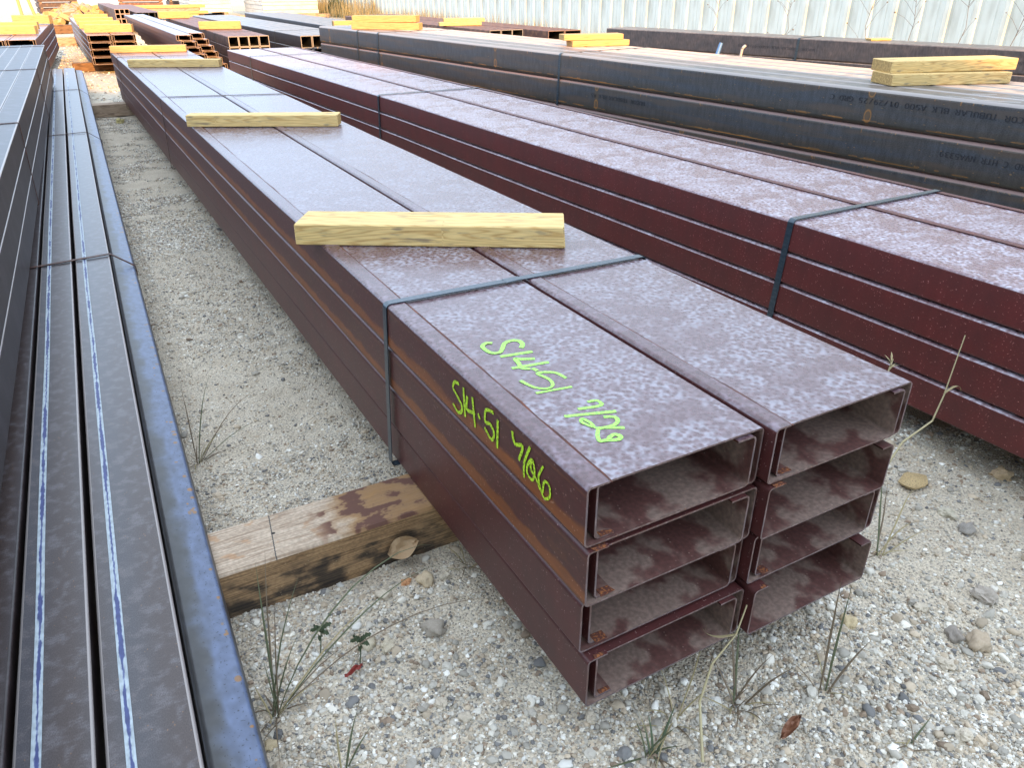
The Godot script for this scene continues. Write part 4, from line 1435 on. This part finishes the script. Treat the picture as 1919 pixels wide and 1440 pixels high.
func timbers() -> void:
	# the near timber carries its own painted length
	var t := thing("support_timber", "weathered support timber under the lettered bundle with rust and black stains", "timber", Vector3(0.3, 0, -1.175))
	var s := Surf.new()
	var f := Surf.new()
	var o := Surf.new()
	var n := 40
	for i in n:
		var a := -0.9 + 1.8 * i / n
		var b := -0.9 + 1.8 * (i + 1) / n
		var ua := float(i) / n
		var ub := float(i + 1) / n
		var ca := 0.0025 * wob.get_noise_2d(a * 300.0, 3.0)
		var cb := 0.0025 * wob.get_noise_2d(b * 300.0, 3.0)
		var z0 := -0.064
		var z1 := 0.064
		s.flat(Vector3(a, 0.0962, z0), Vector3(b, 0.0962, z0), Vector3(b, 0.0962, z1 - 0.005 + cb), Vector3(a, 0.0962, z1 - 0.005 + ca), Vector3.UP, Vector2(ua, 0), Vector2(ub, 0), Vector2(ub, 0.97), Vector2(ua, 0.97))
		var cn := Vector3(0, 0.7, 0.7)
		s.flat(Vector3(a, 0.0962, z1 - 0.005 + ca), Vector3(b, 0.0962, z1 - 0.005 + cb), Vector3(b, 0.0912, z1 + cb * 0.5), Vector3(a, 0.0912, z1 + ca * 0.5), cn, Vector2(ua, 0.97), Vector2(ub, 0.97), Vector2(ub, 0.99), Vector2(ua, 0.99))
		f.flat(Vector3(a, 0.0912, z1 + ca * 0.5), Vector3(b, 0.0912, z1 + cb * 0.5), Vector3(b, -0.02, z1), Vector3(a, -0.02, z1), Vector3(0, 0, 1), Vector2(ua, 0.02), Vector2(ub, 0.02), Vector2(ub, 0.98), Vector2(ua, 0.98))
		o.flat(Vector3(a, 0.0962, z0), Vector3(b, 0.0962, z0), Vector3(b, -0.02, z0), Vector3(a, -0.02, z0), Vector3(0, 0, -1), Vector2(a, 0), Vector2(b, 0), Vector2(b, 0.1), Vector2(a, 0.1))
	for sg in [-1.0, 1.0]:
		o.flat(Vector3(0.9 * sg, 0.0962, -0.064), Vector3(0.9 * sg, 0.0962, 0.06), Vector3(0.9 * sg, -0.02, 0.064), Vector3(0.9 * sg, -0.02, -0.064), Vector3(sg, 0, 0), Vector2.ZERO, Vector2(0.1, 0), Vector2(0.1, 0.1), Vector2(0, 0.1))
	part(t, "beam", mesh_of([[s, M.near_top], [f, M.near_front], [o, M.old]]))
	var g := "support timbers under the bundles"
	lumber("support_timber", 1.9, 0.096, 0.13, Vector3(0.4, 0, -7.36), 0.0, "weathered timber crossing the lane at the far end of the lettered bundle", "timber", M.old, 41, g)
	lumber("support_timber", 1.5, 0.098, 0.13, Vector3(0.95, 0, -11.28), 0.0, "brown timber under the open ends of the sunlit purlins", "timber", M.old_dark, 42, g)
	lumber("support_timber", 1.5, 0.13, 0.25, Vector3(0.55, 0, -15.95), 0.0, "sunlit timber on the ground left of the sunlit purlins", "timber", M.old, 43, g)
	lumber("support_timber", 1.2, 0.16, 0.2, Vector3(0.62, 0, -19.6), 0.0, "dark beam added for the shadow under the heap of offcuts", "timber", M.old_dark, 44, g)  # added dark beam stands in for the shadow below the heap
	lumber("support_timber", 1.2, 0.096, 0.1, Vector3(1.9, 0, -6.2), 0.0335, "timber under the spotted purlin bundle, nearer its far end", "timber", M.old_dark, 45, g)
	lumber("support_timber", 1.2, 0.096, 0.1, Vector3(2.0, 0, -2.3), 0.0335, "timber under the spotted purlin bundle, nearer us", "timber", M.old_dark, 46, g)
	lumber("support_timber", 1.3, 0.15, 0.14, Vector3(3.25, 0, -2.6), 0.108, "timber under the near end of the black tubes", "timber", M.old_dark, 47, g)
	lumber("support_timber", 1.3, 0.15, 0.14, Vector3(2.85, 0, -6.6), 0.108, "timber under the far end of the black tubes", "timber", M.old_dark, 48, g)
	lumber("support_timber", 0.6, 0.21, 0.14, Vector3(-0.66, 0, -2.2), 0.0, "timber under the tall left bundle, nearer us", "timber", M.old_dark, 49, g)
	lumber("support_timber", 0.6, 0.21, 0.14, Vector3(-0.55, 0, -6.9), 0.0, "timber under the tall left bundle, at its far end", "timber", M.old_dark, 50, g)
	lumber("support_timber", 1.1, 0.1, 0.12, Vector3(1.9, 0, -8.75), 0.0, "timber under the pale ends of the four-wide tubes", "timber", M.old, 51, g)
	lumber("support_timber", 1.2, 0.1, 0.12, Vector3(2.7, 0, -9.1), 0.0, "timber under the dark three-row tubes", "timber", M.old, 52, g)

func wall() -> void:
	var t := thing("metal_wall", "pale grey-green ribbed metal wall behind the tubes", "wall", Vector3(8.2, 0, -14.0))
	# ribbed sheets, each about 0.74 m wide with two ribs, lapped over the next
	var high := 4.2
	var pitch := 0.31
	var prof := [[0.0, 0.0], [0.08, 0.0], [0.11, -0.036], [0.155, -0.036], [0.185, 0.0], [0.245, 0.0], [0.251, -0.005], [0.261, -0.005], [0.267, 0.0], [0.31, 0.0]]
	var proto: ArrayMesh
	var s := Surf.new()
	for r in 2:
		for i in prof.size() - 1:
			var za: float = -(prof[i][0] + r * pitch)
			var zb: float = -(prof[i + 1][0] + r * pitch)
			var xa: float = prof[i][1]
			var xb: float = prof[i + 1][1]
			var nn := Vector3(-(za - zb), 0, (xa - xb)).normalized()
			if nn.x > 0: nn = -nn
			s.flat(Vector3(xa, 0, za), Vector3(xb, 0, zb), Vector3(xb, high, zb), Vector3(xa, high, za), nn, Vector2(za, 0), Vector2(zb, 0), Vector2(zb, high), Vector2(za, high))
	proto = mesh_of([[s, M.wall]])
	for k in 66:
		var o := part(t, "wall_sheet", proto)
		o.position = Vector3(0.0015 * (k % 2), 0, 18.0 - k * pitch * 2.0)
	# the building behind the sheets
	var b := Surf.new()
	box_surf(b, null, Vector3(9.0, high + 0.1, 40.2), Vector3(4.56, high / 2 + 0.05, -1.9), 0.02)
	part(t, "building_body", mesh_of([[b, M.wall]]))

func warehouse() -> void:
	# the building behind the camera whose roof shades the near yard
	var o := thing("warehouse", "large pale metal warehouse outside the picture that shades the near yard", "building", Vector3(0, 0, 0))
	var s := Surf.new()
	var dirv := Vector3(1, 0, 1.47).normalized()
	var nrm := Vector3(-1.47, 0, 1).normalized()
	var p0 := Vector3(0, 0, 7.45)
	var l := 30.0
	var dep := 12.0
	var mid := p0 + dirv * (l / 2 - 14.0) + nrm * dep / 2
	box_surf(s, null, Vector3(l, 5.0, dep), Vector3(0, 2.5, 0), 0.05)
	var m := part(o, "wall", mesh_of([[s, M.wall]]))
	m.position = mid
	m.rotation.y = -atan2(dirv.z, dirv.x)
	var r := Surf.new()
	box_surf(r, null, Vector3(l - 0.5, 0.3, dep - 0.5), Vector3(0, 5.1, 0), 0.05)
	var rm := part(o, "roof", mesh_of([[r, M.white]]))
	rm.position = mid
	rm.rotation.y = m.rotation.y

func far_yard() -> void:
	var rg := RandomNumberGenerator.new()
	rg.seed = 404
	# heap of sawn offcuts
	var kinds := []
	for k in 4:
		var s := Surf.new()
		var se := Surf.new()
		box_surf(s, se, [Vector3(0.30, 0.12, 0.13), Vector3(0.22, 0.13, 0.13), Vector3(0.42, 0.10, 0.12), Vector3(0.16, 0.14, 0.15)][k], Vector3.ZERO, 0.006, 0.01, k)
		kinds.append(mesh_of([[s, M.old if k != 2 else M.wood_far], [se, M.endgrain]]))
	for k in 95:
		var q := rg.randf()
		var a := rg.randf() * TAU
		var r := sqrt(q)
		var p := Vector3(0.75 + 0.78 * r * cos(a), 0, -22.0 + 1.5 * r * sin(a))
		p.y = 0.08 + 0.42 * (1.0 - r) * rg.randf_range(0.75, 1.0) + 0.05 * rg.randf()
		var o := single("timber_offcut", kinds[rg.randi() % 4], "short sawn offcut in the sunlit heap beyond the bundles", "timber offcut", p, 0.0, "timber offcuts in the heap")
		o.rotation = Vector3(rg.randf_range(-0.7, 0.7), rg.randf() * TAU, rg.randf_range(-0.7, 0.7))
	# trestle legs left of the heap
	var tr := thing("wooden_trestle", "slender wooden trestle standing left of the heap of offcuts", "trestle", Vector3(-0.28, 0, -21.6))
	for q in [[-0.06, -0.10], [0.22, 0.02]]:
		part(tr, "leg", stem([Vector3(q[0], 0, 0), Vector3((q[0] + q[1]) / 2, 0.6, 0), Vector3(q[1], 1.25, 0)], 0.035, 0.03, M.wood_far))
	var bar := Surf.new()
	box_surf(bar, null, Vector3(0.9, 0.09, 0.05), Vector3(-0.04, 1.27, 0), 0.005)
	part(tr, "top_bar", mesh_of([[bar, M.wood_far]]))
	# long boards and crates behind the heap
	var lp := thing("lumber_pile", "low pile of long boards right of the heap of offcuts", "lumber pile", Vector3(2.6, 0, -25.0), 0.08)
	for k in 12:
		var s := Surf.new()
		box_surf(s, null, Vector3(2.6 + 0.3 * sin(k * 3.0), 0.07, 0.2), Vector3(0.12 * sin(k * 1.7), 0.1 + 0.075 * (k / 3), 0.25 * (k % 3) - 0.25), 0.005, 0.01, k)
		part(lp, "board", mesh_of([[s, M.wood_far if k % 4 else M.old]]))
	crate("brown slatted crate behind the heap, left of the other", Vector3(0.55, 0, -31.5), 1.1, 0.8, 0.9, 0.1, M.brown)
	crate("reddish slatted crate behind the board pile", Vector3(3.0, 0, -30.5), 1.3, 0.8, 0.9, -0.1, M.brown_top)
	crate("dark slatted crate beside the white panel stack", Vector3(4.45, 0, -31.8), 0.9, 0.8, 0.9, 0.0, M.brown)
	# white panel stacks
	for q in [["tall stack of white panels beyond the tubes, the left one", 3.95, 5.12, -26.6, 2.2], ["wide stack of white panels beyond the tubes, nearest the wall", 5.55, 7.15, -24.4, 2.4]]:
		var t := thing("panel_stack", q[0], "panel stack", Vector3((q[1] + q[2]) / 2, 0, q[3]), 0.0, "stacks of white panels")
		var w: float = q[2] - q[1]
		for sx in [-0.35, 0.35]:
			var b := Surf.new()
			box_surf(b, null, Vector3(0.12, 0.1, q[4]), Vector3(sx * w, 0.05, -float(q[4]) / 2), 0.005)
			part(t, "bearer", mesh_of([[b, M.old]]))
		var y := 0.1
		for k in 11:
			var s := Surf.new()
			var hh: float = 0.105 + 0.02 * sin(k * 2.3)
			box_surf(s, null, Vector3(w - 0.02 * (k % 2), hh - 0.006, q[4]), Vector3(0.006 * sin(k * 5.0), y + hh / 2, -float(q[4]) / 2 + 0.008 * sin(k * 3.1)), 0.008, 0.0, k)
			y += hh
			part(t, "panel", mesh_of([[s, M.white]]))
	# sunlit lane of long dark bars under the stacks
	lumber("support_timber", 3.6, 0.1, 0.15, Vector3(5.6, 0, -24.2), 0.0, "timber in front of the white panel stacks", "timber", M.old, 61, "support timbers under the bundles")

func details() -> void:
	var st := [[0.385, -1.026, 0.018, Color(0.42, 0.38, 0.31), "roundest tan stone near the timber, below the dry leaf"], [0.354, -1.041, 0.0095, Color(0.42, 0.24, 0.14), "small orange stone beside the round tan stone"], [0.305, -1.027, 0.014, Color(0.50, 0.48, 0.43), "white angular stone left of the round tan stone"], [0.425, -1.021, 0.011, Color(0.44, 0.43, 0.40), "pale stone between the round tan stone and the bundle"],
		[0.24, -0.936, 0.015, Color(0.44, 0.42, 0.37), "flat dull stone in the gravel left of the bundle"], [0.268, -0.912, 0.014, Color(0.52, 0.47, 0.38), "cream stone in the gravel left of the bundle"], [0.353, -0.906, 0.019, Color(0.28, 0.28, 0.28), "grey speckled stone in the gravel left of the bundle"], [0.299, -0.761, 0.011, Color(0.50, 0.50, 0.48), "small grey-white stone near the bottom left gravel"],
		[0.32, -0.72, 0.011, Color(0.47, 0.46, 0.43), "flat pale stone in the bottom left gravel"], [0.49, -0.63, 0.010, Color(0.58, 0.56, 0.52), "bright stone below the near corner of the bundle"], [0.049, -0.825, 0.010, Color(0.44, 0.38, 0.29), "tan stone beside the grass tuft by the blue ledge"],
		[1.261, -0.489, 0.022, Color(0.30, 0.30, 0.31), "large dark grey stone in the gravel on the right"], [1.423, -0.625, 0.018, Color(0.24, 0.25, 0.27), "blue-grey stone right of the bundle ends"], [1.436, -0.68, 0.016, Color(0.40, 0.43, 0.47), "bluish white stone right of the bundle ends"], [1.152, -0.43, 0.022, Color(0.33, 0.30, 0.26), "brown-grey rounded stone in the gravel on the right"],
		[1.068, -0.431, 0.014, Color(0.52, 0.50, 0.45), "pale stone in the right foreground gravel"], [0.994, -0.569, 0.017, Color(0.45, 0.38, 0.28), "sandy stone in front of the lowest right channel"], [1.137, -0.53, 0.011, Color(0.46, 0.45, 0.43), "small pale stone right of the sandy stone"], [1.134, -0.462, 0.016, Color(0.22, 0.22, 0.23), "dark pitted stone in the right foreground"], [1.676, -0.706, 0.022, Color(0.40, 0.34, 0.26), "tan stone under the edge of the spotted purlins"], [0.352, -6.954, 0.035, Color(0.62, 0.50, 0.24), "yellowish lump on the lane before the far timber"], [0.96, -0.33, 0.012, Color(0.52, 0.51, 0.50), "pale stone near the bottom edge"]]
	for k in st.size():
		stone(st[k][0], st[k][1], st[k][2], st[k][3], st[k][4], 500 + k)
	var tan := mat(null, 0.8, Vector2.ONE, lin(0.42, 0.29, 0.17))
	var lf := single("dry_leaf", leaf_shape(tan, 0.062, 0.042, 5, 0.5, 3), "curled tan dry leaf leaning on the stained timber", "leaf", Vector3(0.372, 0.036, -1.098), 0.35)
	lf.rotation = Vector3(0.9, 0.25, 0.25)
	var red := mat(null, 0.6, Vector2.ONE, lin(0.20, 0.085, 0.045))
	var l2 := single("dry_leaf", leaf_shape(red, 0.058, 0.016, 0, 0.6, 5), "narrow red-brown leaf on the gravel at the bottom", "leaf", Vector3(0.735, 0.010, -0.462), 0.25)
	l2.rotation.x = 0.2
	var card := mat(M.ground.albedo_texture, 0.9, Vector2(2, 2), Color(0.92, 0.85, 0.70))
	var s := Surf.new()
	var rim := []
	for i in 14:
		rim.append(Vector2(cos(i * TAU / 14), sin(i * TAU / 14)) * (0.036 + 0.004 * sin(i * 0.9 + 1.0) + 0.0025 * sin(i * 2.3)))
	for i in rim.size():
		var a: Vector2 = rim[i]
		var b: Vector2 = rim[(i + 1) % rim.size()]
		var c := Vector3(0.004, 0.016, 0.003)
		var pa := Vector3(a.x, 0.006 + 0.004 * absf(sin(i * 0.7)), a.y * 0.8)
		var pb := Vector3(b.x, 0.006 + 0.004 * absf(sin((i + 1) % rim.size() * 0.7)), b.y * 0.8)
		var nn := (pa - c).cross(pb - c).normalized()
		if nn.y < 0: nn = -nn
		s.flat(c, pa, pb, c, nn, Vector2.ZERO, a, b, Vector2.ZERO)
		s.flat(c - Vector3(0, 0.003, 0), pa - Vector3(0, 0.003, 0), pb - Vector3(0, 0.003, 0), c - Vector3(0, 0.003, 0), -nn, Vector2.ZERO, a, b, Vector2.ZERO)
	single("cardboard_scrap", mesh_of([[s, card]]), "flattened tan scrap lying right of the bundle ends", "litter", Vector3(1.47, gh(1.47, -0.78), -0.785), 0.3)
	var rd := mat(null, 0.6, Vector2.ONE, lin(0.30, 0.05, 0.04))
	single("red_scrap", leaf_shape(rd, 0.035, 0.009, 3, 0.4, 2), "small red scrap in the gravel by the grass", "litter", Vector3(0.2, 0.006, -0.885), 0.3)
	# ribbon caught on the far tubes
	var rb := thing("marker_ribbon", "blue and silver ribbon standing up between the black and grey tubes", "ribbon", Vector3(4.62, 0.36, -4.95))
	part(rb, "ribbon", stem([Vector3(0, 0, 0), Vector3(0.015, 0.10, 0), Vector3(0.045, 0.19, 0)], 0.02, 0.014, mat(null, 0.35, Vector2.ONE, lin(0.10, 0.22, 0.45))))
	part(rb, "tail", stem([Vector3(-0.06, 0, 0), Vector3(-0.05, 0.06, 0), Vector3(-0.07, 0.10, 0)], 0.018, 0.014, mat(null, 0.6, Vector2.ONE, lin(0.30, 0.33, 0.22))))
	var rb2 := thing("marker_ribbon", "pinkish curled ribbon just right of the blue ribbon", "ribbon", Vector3(4.78, 0.36, -4.85))
	part(rb2, "ribbon", stem([Vector3(0, 0, 0), Vector3(0.01, 0.08, 0), Vector3(0.02, 0.15, 0), Vector3(0.05, 0.17, 0)], 0.009, 0.012, mat(null, 0.6, Vector2.ONE, lin(0.45, 0.36, 0.34))))

func plants() -> void:
	var g: Material = M.grass
	var dry: Material = M.grass_dry
	var br: Material = M.grass_brown
	tuft("large grass tuft beside the blue ledge with long blades arching right", 0.07, -0.87, [
		[0.42, 0.006, -17, 60, 118, g], [0.36, 0.0055, -6, 44, 72, g], [0.40, 0.005, 4, 40, 74, br], [0.24, 0.0055, -20, 34, 30, dry], [0.26, 0.006, -75, 84, 22, g], [0.27, 0.0045, -60, 76, 30, br], [0.22, 0.005, -48, 68, 40, g], [0.19, 0.004, -62, 72, 30, br],
		[0.13, 0.005, -30, 66, 40, g], [0.12, 0.005, 20, 60, 60, br], [0.11, 0.0045, 150, 70, 50, g], [0.12, 0.005, 60, 72, 40, g], [0.10, 0.004, -95, 80, 30, g], [0.09, 0.004, 5, 50, 70, dry], [0.15, 0.004, -20, 30, 50, br], [0.14, 0.004, 100, 40, 70, br]], 1)
	tuft("dull grass tuft along the blue ledge, halfway up the lane", 0.085, -1.66, [
		[0.24, 0.005, -32, 44, 55, br], [0.22, 0.005, -58, 64, 35, g], [0.17, 0.005, -15, 30, 45, g], [0.15, 0.004, -40, 40, 60, br], [0.20, 0.004, -85, 78, 15, br], [0.14, 0.004, 5, 22, 30, br], [0.12, 0.004, -20, 55, 70, g]], 2)
	tuft("single tall bent stalk in front of the lowest right channel", 0.842, -0.49, [
		[0.20, 0.006, -38, 62, -25, br], [0.18, 0.006, -35, 60, 0, g], [0.13, 0.006, -8, 40, 50, br], [0.07, 0.004, -80, 70, 40, dry], [0.05, 0.004, 60, 40, 60, dry]], 3)
	tuft("greyish tuft under the gap between the two columns of the lettered bundle", 0.70, -0.535, [
		[0.16, 0.006, -60, 70, 60, br], [0.15, 0.006, -50, 60, 30, g], [0.12, 0.006, 10, 48, 50, br], [0.11, 0.005, -15, 40, 40, br], [0.10, 0.005, 140, 50, 80, br], [0.09, 0.005, 100, 50, 60, br], [0.12, 0.005, -100, 60, 50, br], [0.07, 0.004, 40, 35, 70, dry]], 4)
	tuft("small bright green tuft at the bottom edge of the gravel", 0.53, -0.535, [
		[0.09, 0.007, -28, 38, 40, M.leaf_green], [0.10, 0.006, 172, 30, 20, g], [0.08, 0.006, -110, 80, 30, g], [0.07, 0.006, -60, 64, 40, M.leaf_green], [0.06, 0.006, 40, 50, 60, g], [0.05, 0.006, 120, 60, 60, g], [0.06, 0.005, -85, 70, 20, M.leaf_green], [0.07, 0.005, 10, 55, 40, g]], 5)
	tuft("straw-coloured tuft beside the right corner of the lettered bundle", 1.19, -0.66, [
		[0.19, 0.006, -45, 44, 20, g], [0.22, 0.005, -25, 36, 70, dry], [0.17, 0.005, -35, 38, 20, br], [0.16, 0.005, -10, 30, 80, dry], [0.14, 0.004, 0, 18, 30, dry], [0.08, 0.004, 30, 24, 40, dry]], 6)
	tuft("short pale blades at the bottom left of the gravel", 0.13, -0.72, [
		[0.09, 0.006, -50, 60, 40, g], [0.10, 0.005, -80, 76, 20, dry], [0.07, 0.005, -25, 50, 40, g], [0.06, 0.004, 40, 60, 50, dry]], 7)
	tuft("thin dry shoots by the foot of the lettered bundle, behind the timber", 0.47, -1.03, [[0.08, 0.003, -100, 70, 40, dry], [0.07, 0.003, 160, 40, 60, dry], [0.06, 0.003, 200, 30, 40, dry], [0.06, 0.003, 120, 30, 40, br]], 8)
	tuft("dry tangle of straw under the left column's lowest channel", 0.60, -0.565, [[0.16, 0.004, -30, 38, -30, dry], [0.13, 0.004, 150, 24, 40, dry], [0.09, 0.004, -10, 28, 60, dry], [0.07, 0.003, 60, 30, 60, dry], [0.10, 0.003, -70, 50, 60, dry]], 9)
	tuft("dry shoots at the right edge of the gravel", 1.72, -0.62, [[0.16, 0.004, -70, 50, 60, dry], [0.12, 0.004, -120, 50, 50, dry], [0.08, 0.004, 10, 40, 60, dry], [0.10, 0.004, -160, 30, 40, dry]], 10)
	tuft("thin blades in the gravel at the bottom right", 0.88, -0.36, [[0.07, 0.005, -10, 20, 20, g], [0.05, 0.004, -90, 70, 20, br]], 11)
	# tall straw by the spotted purlins
	var t := thing("straw_stalk", "tall pale straw stalk with one bent leaf beside the spotted purlins", "straw", Vector3(1.41, 0, -0.80))
	part(t, "stalk", stem([Vector3(-0.13, 0.0, 0.02), Vector3(0.0, 0.118, 0), Vector3(0.09, 0.145, 0), Vector3(0.105, 0.205, 0), Vector3(0.108, 0.25, 0), Vector3(0.116, 0.345, 0)], 0.0026, 0.0011, M.straw))
	var q := part(t, "leaf", blade(0.06, 0.007, deg_to_rad(10), deg_to_rad(40), deg_to_rad(150), M.grass_dry, 91))
	q.position = Vector3(0.106, 0.21, 0)
	var w := thing("dry_sprig", "small dry sprig poking up between the two purlin bundles", "dry weed", Vector3(1.2, 0, -0.745))
	part(w, "stalk", stem([Vector3(0, 0, 0), Vector3(0.005, 0.2, 0.0), Vector3(0.0, 0.34, 0.0), Vector3(0.008, 0.39, 0)], 0.0015, 0.0015, M.straw))
	for k in 6:
		var b := part(w, "leaf", blade(0.018, 0.004, k * 1.1, 0.8, 0.5, M.grass_dry, 70 + k))
		b.position = Vector3(0.005, 0.368 + 0.004 * k, 0)
	# straw leaning out of the gap between the columns
	var s2 := thing("straw_stalk", "bent pale straw with a leaf in front of the left column's lowest channel", "straw", Vector3(0.715, 0, -0.545))
	part(s2, "stalk", stem([Vector3(-0.13, 0.004, 0.06), Vector3(-0.10, 0.06, 0.01), Vector3(-0.076, 0.116, 0.0), Vector3(-0.036, 0.155, 0.0), Vector3(-0.025, 0.207, 0.0)], 0.0024, 0.001, M.straw))
	var q2 := part(s2, "leaf", blade(0.095, 0.006, deg_to_rad(180), deg_to_rad(18), deg_to_rad(-55), M.grass_dry, 92))
	q2.position = Vector3(-0.036, 0.155, 0.0)
	# low broadleaf weeds
	for k in 2:
		var p: Array = [[0.165, -0.955, "little clover-like weed behind the large grass tuft"], [0.215, -0.90, "dark round-leaved weed between the grass blades and the stones"]][k]
		var bw := thing("broadleaf_weed", p[2], "weed", Vector3(p[0], gh(p[0], p[1]), p[1]))
		part(bw, "stem", stem([Vector3.ZERO, Vector3(0.004, 0.03, 0.0), Vector3(0.008, 0.05, -0.005)], 0.0012, 0.0008, M.leaf_green))
		for j in 6:
			var o := part(bw, "leaf", leaf_shape(M.leaf_green, 0.017, 0.007, 0, 0.2, j))
			o.position = Vector3(0.008 + 0.010 * cos(j * 1.05), 0.05 - 0.006 * (j % 3), -0.005 + 0.010 * sin(j * 1.05))
			o.rotation = Vector3(0.0, -j * 1.05, 0.35)
	# dry weeds against the metal wall
	var rg := RandomNumberGenerator.new()
	rg.seed = 66
	var spots := [[7.9, -4.55, 1.35, "branching dry weed against the wall at the right edge"], [7.95, -5.15, 0.95, "thin bare weed left of the branching weed by the wall"], [7.9, -6.2, 0.9, "forked dry weed against the wall above the grey tubes' middle"], [7.95, -7.4, 0.75, "single dry stalk against the wall above the blue ribbon"], [7.9, -8.6, 0.8, "leaning dry stalk against the wall near the grey tubes' far end"], [7.95, -5.7, 1.0, "twiggy weed on the wall behind the stacked yellow blocks"]]
	for k in spots.size():
		var p: Array = spots[k]
		var t2 := thing("dry_weed", p[3], "dry weed", Vector3(p[0], 0, p[1]))
		var hh: float = p[2]
		var base := []
		for i in 6:
			base.append(Vector3(rg.randf_range(-0.03, 0.03), hh * i / 5.0, rg.randf_range(-0.05, 0.05) + 0.02 * i))
		part(t2, "stem", stem(base, 0.004, 0.002, M.twig))
		for j in (16 if k == 0 else 7):
			var f := rg.randf_range(0.35, 0.98)
			var b0: Vector3 = (base[int(f * 5)] as Vector3).lerp(base[mini(int(f * 5) + 1, 5)], f * 5 - int(f * 5))
			var sgn := 1.0 if j % 2 else -1.0
			var ln := rg.randf_range(0.12, 0.34)
			var e := b0 + Vector3(rg.randf_range(-0.1, 0.0), ln * rg.randf_range(0.4, 0.9), sgn * ln * 0.7)
			part(t2, "twig", stem([b0, b0.lerp(e, 0.5) + Vector3(0, 0.02, 0), e], 0.002, 0.001, M.twig))
			part(t2, "seed_head", pebble_mesh(40 + j % 2, 1, M.twig, 0.4), "", e).scale = Vector3.ONE * rg.randf_range(0.006, 0.013)
	# dry grass along the foot of the wall
	var bl := blade(1.0, 0.018, 0.0, 1.45, 0.7, M.grass_dry, 5)
	var buf := PackedFloat32Array()
	for k in 5200:
		var z := -9.5 - pow(rg.randf(), 0.7) * 19.5
		var dens := wob.get_noise_2d(z * 90.0, 44.0) * 0.5 + 0.5
		if rg.randf() > 0.25 + dens:
			continue
		var x := 8.12 - pow(rg.randf(), 2.0) * 0.9
		var sc := rg.randf_range(0.12, 0.36) * (0.6 + dens)
		if z < -22.0:
			sc *= 1.5
		var b := Basis(Vector3.UP, rg.randf() * TAU).scaled(Vector3(sc, sc, sc))
		var gq := rg.randf()
		buf.append_array(PackedFloat32Array([b.x.x, b.y.x, b.z.x, x, b.x.y, b.y.y, b.z.y, 0, b.x.z, b.y.z, b.z.z, z]))
	var mm := MultiMesh.new()
	mm.transform_format = MultiMesh.TRANSFORM_3D
	mm.mesh = bl
	mm.instance_count = buf.size() / 12
	mm.buffer = buf
	var o := MultiMeshInstance3D.new()
	o.multimesh = mm
	o.name = numbered("dry_grass")
	add_child(o)
	tag(o, "dry yellow grass growing along the foot of the metal wall", "dry grass", "", "stuff")
	var bl2 := blade(1.0, 0.03, 0.0, 1.45, 0.5, M.leaf_green, 6)
	var buf2 := PackedFloat32Array()
	for k in 900:
		var a := rg.randf() * TAU
		var r := sqrt(rg.randf())
		var sc := rg.randf_range(0.25, 0.75) * (1.2 - r)
		var b := Basis(Vector3.UP, rg.randf() * TAU).scaled(Vector3(sc, sc, sc))
		buf2.append_array(PackedFloat32Array([b.x.x, b.y.x, b.z.x, 7.75 + 0.3 * r * cos(a), b.x.y, b.y.y, b.z.y, 0, b.x.z, b.y.z, b.z.z, -24.6 + 1.4 * r * sin(a)]))
	var mg := MultiMesh.new()
	mg.transform_format = MultiMesh.TRANSFORM_3D
	mg.mesh = bl2
	mg.instance_count = buf2.size() / 12
	mg.buffer = buf2
	var o2 := MultiMeshInstance3D.new()
	o2.multimesh = mg
	o2.name = numbered("green_weeds")
	add_child(o2)
	tag(o2, "clump of green weeds in the corner between the white panels and the wall", "weeds", "", "stuff")
